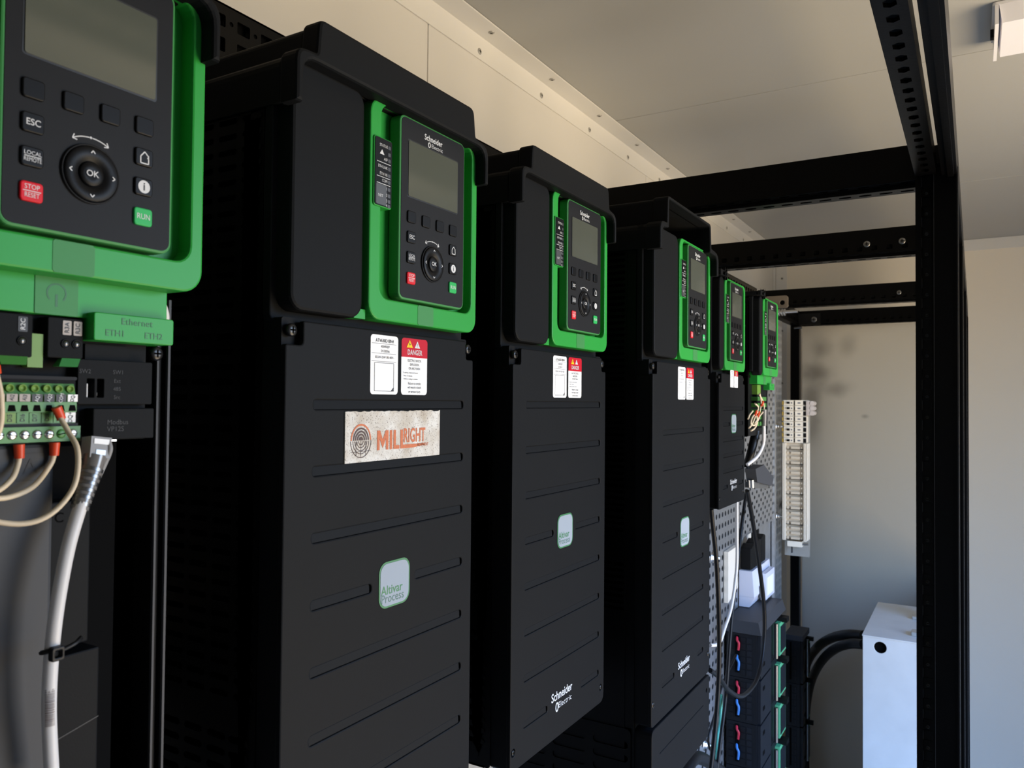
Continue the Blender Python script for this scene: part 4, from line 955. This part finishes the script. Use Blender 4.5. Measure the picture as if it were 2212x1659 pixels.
b = MB(); b.box(-.028, -.026, 2.336, 2.596, .55, 1.19, 'plastic_white'); tag(b.build('back_board', None, (-.03, 2.3, .6), (-.03, 2.3, .6)), 'pale board at the back of the recess under the perforated plate', 'board')
CR = thing('card_holder', (0, 2.12, 1.02), 'pale grey flat plastic cover fixed on the plate left of the white supply unit', 'cover'); o = (0, 2.12, 1.02)
A = [atx(.006, u, v) for u, v in ((1567, 1192), (1588, 1178), (1588, 1268), (1567, 1302))]
b = MB(); V = [Vector(p)+Vector((dx, 0, 0)) for dx in (-.004, .008) for p in A]
b.add(V, [(3, 2, 1, 0)][:0]+[(0, 1, 2, 3), (7, 6, 5, 4)]+[(i, 4+i, 4+(i+1) % 4, (i+1) % 4) for i in range(4)], 'plastic_white'); b.build('cover', CR, o)

# ------------------------------------------------------------------ module stacks
def module_stack(y0, y1, xf, zt, n, pitch, labels, group, wires=True, xg=.0):
    for i in range(n):
        z1 = zt-pitch*i; z0 = z1-pitch+.0015
        E = thing('breaker_module', (xg, y0, z0), labels[i], 'breaker', group); o = (xg, y0, z0)
        b = MB(); b.box(xg+.004, xf, y0, y1, z0, z1, 'module_dark')
        # ribbed side grid
        for r in range(6):
            z = z0+.008+(pitch-.016)*r/6
            for c in range(4):
                x = xg+.010+(xf-xg-.02)*c/4; w = (xf-xg-.02)/4*.82
                if c == 1: continue
                b.box(x, x+w, y0-.0012, y0, z, z+(pitch-.016)/6*.80, 'module_face' if (c == 3) else 'module_dark')
        b.box(xg+.010+(xf-xg-.02)*.27, xg+.010+(xf-xg-.02)*.44, y0-.0008, y0, z0+.012, z1-.006, 'void')
        b.build('body', E, o)
        b = MB(); b.box(xf, xf+.010, y0+.004, y0+(y1-y0)*.40, z0+.002, z1-.002, 'module_face'); b.box(xf+.010, xf+.011, y0+.03, y0+.05, z0+.03, z0+.04, 'void'); b.box(xf+.010, xf+.011, y0+.03, y0+.05, z1-.035, z1-.025, 'void'); b.build('front_panel', E, o)
        b = MB(); b.box(xf, xf+.013, y0+(y1-y0)*.72, y1-.004, z0+.004, z1-.02, 'module_green'); b.box(xf+.013, xf+.0145, y0+(y1-y0)*.75, y1-.012, z0+.012, z1-.032, 'module_face'); tag(b.build('connector', E, o), 'green rimmed connector')
        b = MB(); b.tube([(xf+.012, y0+(y1-y0)*.58, z0+.01), (xf+.012, y0+(y1-y0)*.58, z1-.01)], .006, 'steel_dark', 8, 1); b.build('rod', E, o)
        b = MB(); b.box(xf, xf+.028, y0+(y1-y0)*.80, y0+(y1-y0)*.90, z1-.022, z1-.008, 'black'); b.build('lever', E, o)
        if wires:
            xa = xg+.010+(xf-xg-.02)*.36
            for m_, dz0, dz1, nm, lb in (('wire_red', -.008, -.045, 'red_wire', 'red'), ('wire_blue', -.058, -.100, 'blue_wire', 'blue')):
                P_ = [(xa-.002, y0+.006, z1+dz0), (xa+.001, y0-.006, z1+dz0-.010), (xa+.006, y0-.007, (2*z1+dz0+dz1)/2), (xa+.004, y0-.005, z1+dz1)]
                tag(MB().tube(P_, .0032, m_, 8, 5).build(nm, None, P_[0], P_[0]), f'{lb} wire at the side slot of the {["top", "second", "third", "fourth"][i]} dark module', 'wire', 'coloured wires at the module slots')
    return
s1 = aty(2.18, 1640, 1352); zt1 = s1[2]; xf1 = aty(2.18, 1641, 1450)[0]-.008
px_pitch = .1215
module_stack(2.18, 2.50, xf1, zt1-.028, 4, px_pitch, ['top dark module of the nearer stack, below its grey lid', 'second dark module down the nearer stack', 'third dark module down the nearer stack', 'bottom dark module of the nearer stack'], 'dark modules of the nearer stack', True, .004)
LD = thing('stack_lid', (.05, 2.18, zt1), 'grey brown lid capping the nearer stack of dark modules', 'lid')
b = MB(); b.hexa([(.004, 2.178, zt1-.027), (xf1+.012, 2.178, zt1-.027), (xf1+.012, 2.50, zt1-.027), (.004, 2.50, zt1-.027), (.004, 2.19, zt1+.004), (xf1+.002, 2.19, zt1+.004), (xf1+.002, 2.50, zt1+.004), (.004, 2.50, zt1+.004)], 'plastic_grey'); b.build('lid_body', LD, (.05, 2.18, zt1))
yb2 = 2.98; xg2, xf2 = .001, aty(yb2, 1728, 1400)[0]; zt2 = aty(yb2, 1715, 1372)[2]
module_stack(yb2, yb2+.13, xf2, zt2-.02, 3, .155, ['top dark module of the farther stack beside the grey panel', 'middle dark module of the farther stack', 'lowest dark module of the farther stack'], 'dark modules of the farther stack', False, xg2)
tag(MB().box(xg2, xf2+.01, yb2-.002, yb2+.13, zt2-.019, zt2, 'plastic_grey').build('stack_lid', None, (xg2, yb2, zt2), (xg2, yb2, zt2)), 'grey lid capping the farther stack of dark modules', 'lid')
# small black clips and levers at the front of the stacks are part of each module

# ------------------------------------------------------------------ enclosure box with its conduits
bx0, by0, by1 = .316, 2.52, 2.96; ztb = aty(by0, 1863.5, 1370.7)[2]; bx0 = aty(by0, 1863.5, 1370.7)[0]
BX = thing('metal_enclosure', (bx0, by0, 0), 'bare metal box with one round hole standing on the floor behind the front post', 'box'); o = (bx0, by0, 0)
hc = aty(by0, 1901.5, 1399)
b = MB(); b.plate('-y', by0, rr(bx0, .01, .525, ztb-.003, .002, 2), .003, 'enclosure', [circ(hc[0], hc[2], .0168, 24)], bev=.0008)
b.box(bx0, .525, by0+.012, by1, .01, ztb-.004, 'enclosure'); b.plate('-y', by0+.011, circ(hc[0], hc[2], .022, 20), .002, 'void'); b.box(bx0, .525, by0+.0035, by0+.012, .01, ztb-.05, 'enclosure'); b.build('body', BX, o)
b = MB(); b.plate('z', ztb, rr(bx0-.002, by0-.002, .527, by1+.002, .003, 2), .004, 'enclosure', bev=.001)
b.plate('z', ztb+.012, rr(.44, by0+.06, .52, by0+.10, .004), .012, 'alu', bev=.002); b.plate('z', ztb+.010, rr(.43, by0+.26, .51, by0+.30, .004), .010, 'alu', bev=.002); b.build('lid', BX, o)
def conduit(label, pts, r, group=None, m='cable_black', name='conduit', cat='conduit'):
    tag(MB().tube(pts, r, m, 12, 8).build(name, None, pts[0], pts[0]), label, cat, group)
def arc_pts(L): return [aty(y, u, v) for u, v, y in L]
conduit('upper thick black conduit arching into the metal box', arc_pts([(1866, 1373, 2.74), (1830, 1371, 2.80), (1795, 1379, 2.95), (1764, 1400, 3.12), (1741, 1438, 3.25), (1729, 1500, 3.33), (1727, 1600, 3.34), (1727, 1690, 3.34)]), .0165, 'black conduits of the metal box')
conduit('lower thick black conduit arching into the metal box', arc_pts([(1866, 1392, 2.66), (1835, 1391, 2.72), (1802, 1403, 2.88), (1775, 1428, 3.05), (1753, 1470, 3.20), (1742, 1530, 3.30), (1740, 1610, 3.31), (1740, 1690, 3.31)]), .0155, 'black conduits of the metal box')

# ------------------------------------------------------------------ hanging cables around the far plate
def hang(label, xs, pix, r, m='cable_black', name='power_cable'):
    P_ = Wp(xs, pix); tag(MB().tube(P_, r, m, 10, 6).build(name, None, P_[0], P_[0]), label, 'cable', 'cables hanging between the drives and the module stack')
hang('black cable dropping straight beside the wide drive', .18, [(1536, 1100), (1540, 1140), (1548, 1220), (1553, 1340), (1553, 1450), (1546, 1560), (1534, 1670)], .0046)
hang('long black cable looping back up beneath the grey connector', .15, [(1614, 1060), (1625, 1120), (1640, 1220), (1651, 1320), (1649, 1400), (1636, 1465), (1605, 1503), (1575, 1492), (1552, 1462), (1534, 1448)], .0050)
hang('black cable slanting left from beneath the grey connector', .13, [(1613, 1058), (1604, 1120), (1596, 1190), (1585, 1290), (1576, 1390), (1568, 1500), (1556, 1600), (1548, 1670)], .0040)
hang('white cable falling below the short closed drive and curving away', .16, [(1592, 1084), (1592, 1150), (1591, 1230), (1580, 1310), (1566, 1355), (1556, 1385), (1546, 1393), (1534, 1394)], .0034, 'cable_white', 'data_cable')
hang('teal striped cable low down beside the dark modules', .12, [(1558, 1500), (1556, 1560), (1551, 1590), (1546, 1670)], .0036, 'wire_teal', 'ground_cable')
hang('thick black cable bending out under the wide drive', .12, [(1560, 1668), (1520, 1640), (1495, 1642), (1470, 1690)], .013)
hang('thin black cable crossing behind the straight one', .11, [(1545, 1640), (1530, 1600), (1545, 1540), (1560, 1480), (1590, 1415)], .0028)
hang('white cable showing in the gap below the second tall drive', .05, [(1186, 1560), (1185, 1610), (1184, 1680)], .0045, 'cable_white', 'data_cable')
hang('black cable left of the white one in the gap below the tall drives', .05, [(1162, 1560), (1165, 1620), (1170, 1690)], .0035)
hang('second black cable in the gap below the tall drives', .05, [(1172, 1560), (1176, 1620), (1179, 1690)], .0028)

# ------------------------------------------------------------------ light
W = bpy.data.worlds.new('World'); S.world = W; W.use_nodes = True; nt = W.node_tree
bg = nt.nodes['Background']; tc = nt.nodes.new('ShaderNodeTexCoord'); sp = nt.nodes.new('ShaderNodeSeparateXYZ')
cr = nt.nodes.new('ShaderNodeValToRGB'); mr = nt.nodes.new('ShaderNodeMapRange')
mr.inputs[1].default_value = -1; mr.inputs[2].default_value = 1
nt.links.new(tc.outputs['Generated'], sp.inputs[0]); nt.links.new(sp.outputs['Z'], mr.inputs[0]); nt.links.new(mr.outputs[0], cr.inputs[0]); nt.links.new(cr.outputs[0], bg.inputs['Color'])
e = cr.color_ramp.elements
e[0].position = 0; e[0].color = (.95, .74, .48, 1)
e[1].position = 1; e[1].color = (.25, .50, 1.1, 1)
for p_, c_ in ((.25, (.92, .72, .47, 1)), (.40, (.62, .52, .38, 1)), (.485, (.52, .46, .37, 1)), (.515, (.78, .94, 1.12, 1)), (.62, (.54, .88, 1.48, 1)), (.74, (.30, .80, 2.05, 1))):
    k = e.new(p_); k.color = c_
bg.inputs['Strength'].default_value = 13.0
for nm, sx_, lc, rz in (('daylight_portal', DY1-DY0, (X1+.04, (DY0+DY1)/2, (DZ0+DZ1)/2), PI/2),):
    lp = bpy.data.lights.new(nm, 'AREA'); lp.shape = 'RECTANGLE'; lp.size = sx_; lp.size_y = DZ1-DZ0; lp.cycles.is_portal = True
    lo = bpy.data.objects.new(nm, lp); COL.objects.link(lo); lo.location = lc; lo.rotation_euler = (PI/2, 0, rz)

# ------------------------------------------------------------------ camera
cam = bpy.data.cameras.new('Camera'); co = bpy.data.objects.new('Camera', cam); COL.objects.link(co)
cam.sensor_fit = 'HORIZONTAL'; cam.sensor_width = 36; cam.lens = FPX/2212*36; cam.clip_start = .02
cam.dof.use_dof = True; cam.dof.focus_distance = .76; cam.dof.aperture_fstop = 22
co.matrix_world = Matrix(((RR[0], UU[0], -_f[0], CAM[0]), (RR[1], UU[1], -_f[1], CAM[1]), (RR[2], UU[2], -_f[2], CAM[2]), (0, 0, 0, 1)))
S.camera = co
S.view_settings.view_transform = 'Standard'; S.view_settings.look = 'None'; S.view_settings.gamma = 1; S.view_settings.use_curve_mapping = False
S.view_settings.exposure = -0.06
S.cycles.max_bounces = 10; S.cycles.diffuse_bounces = 6
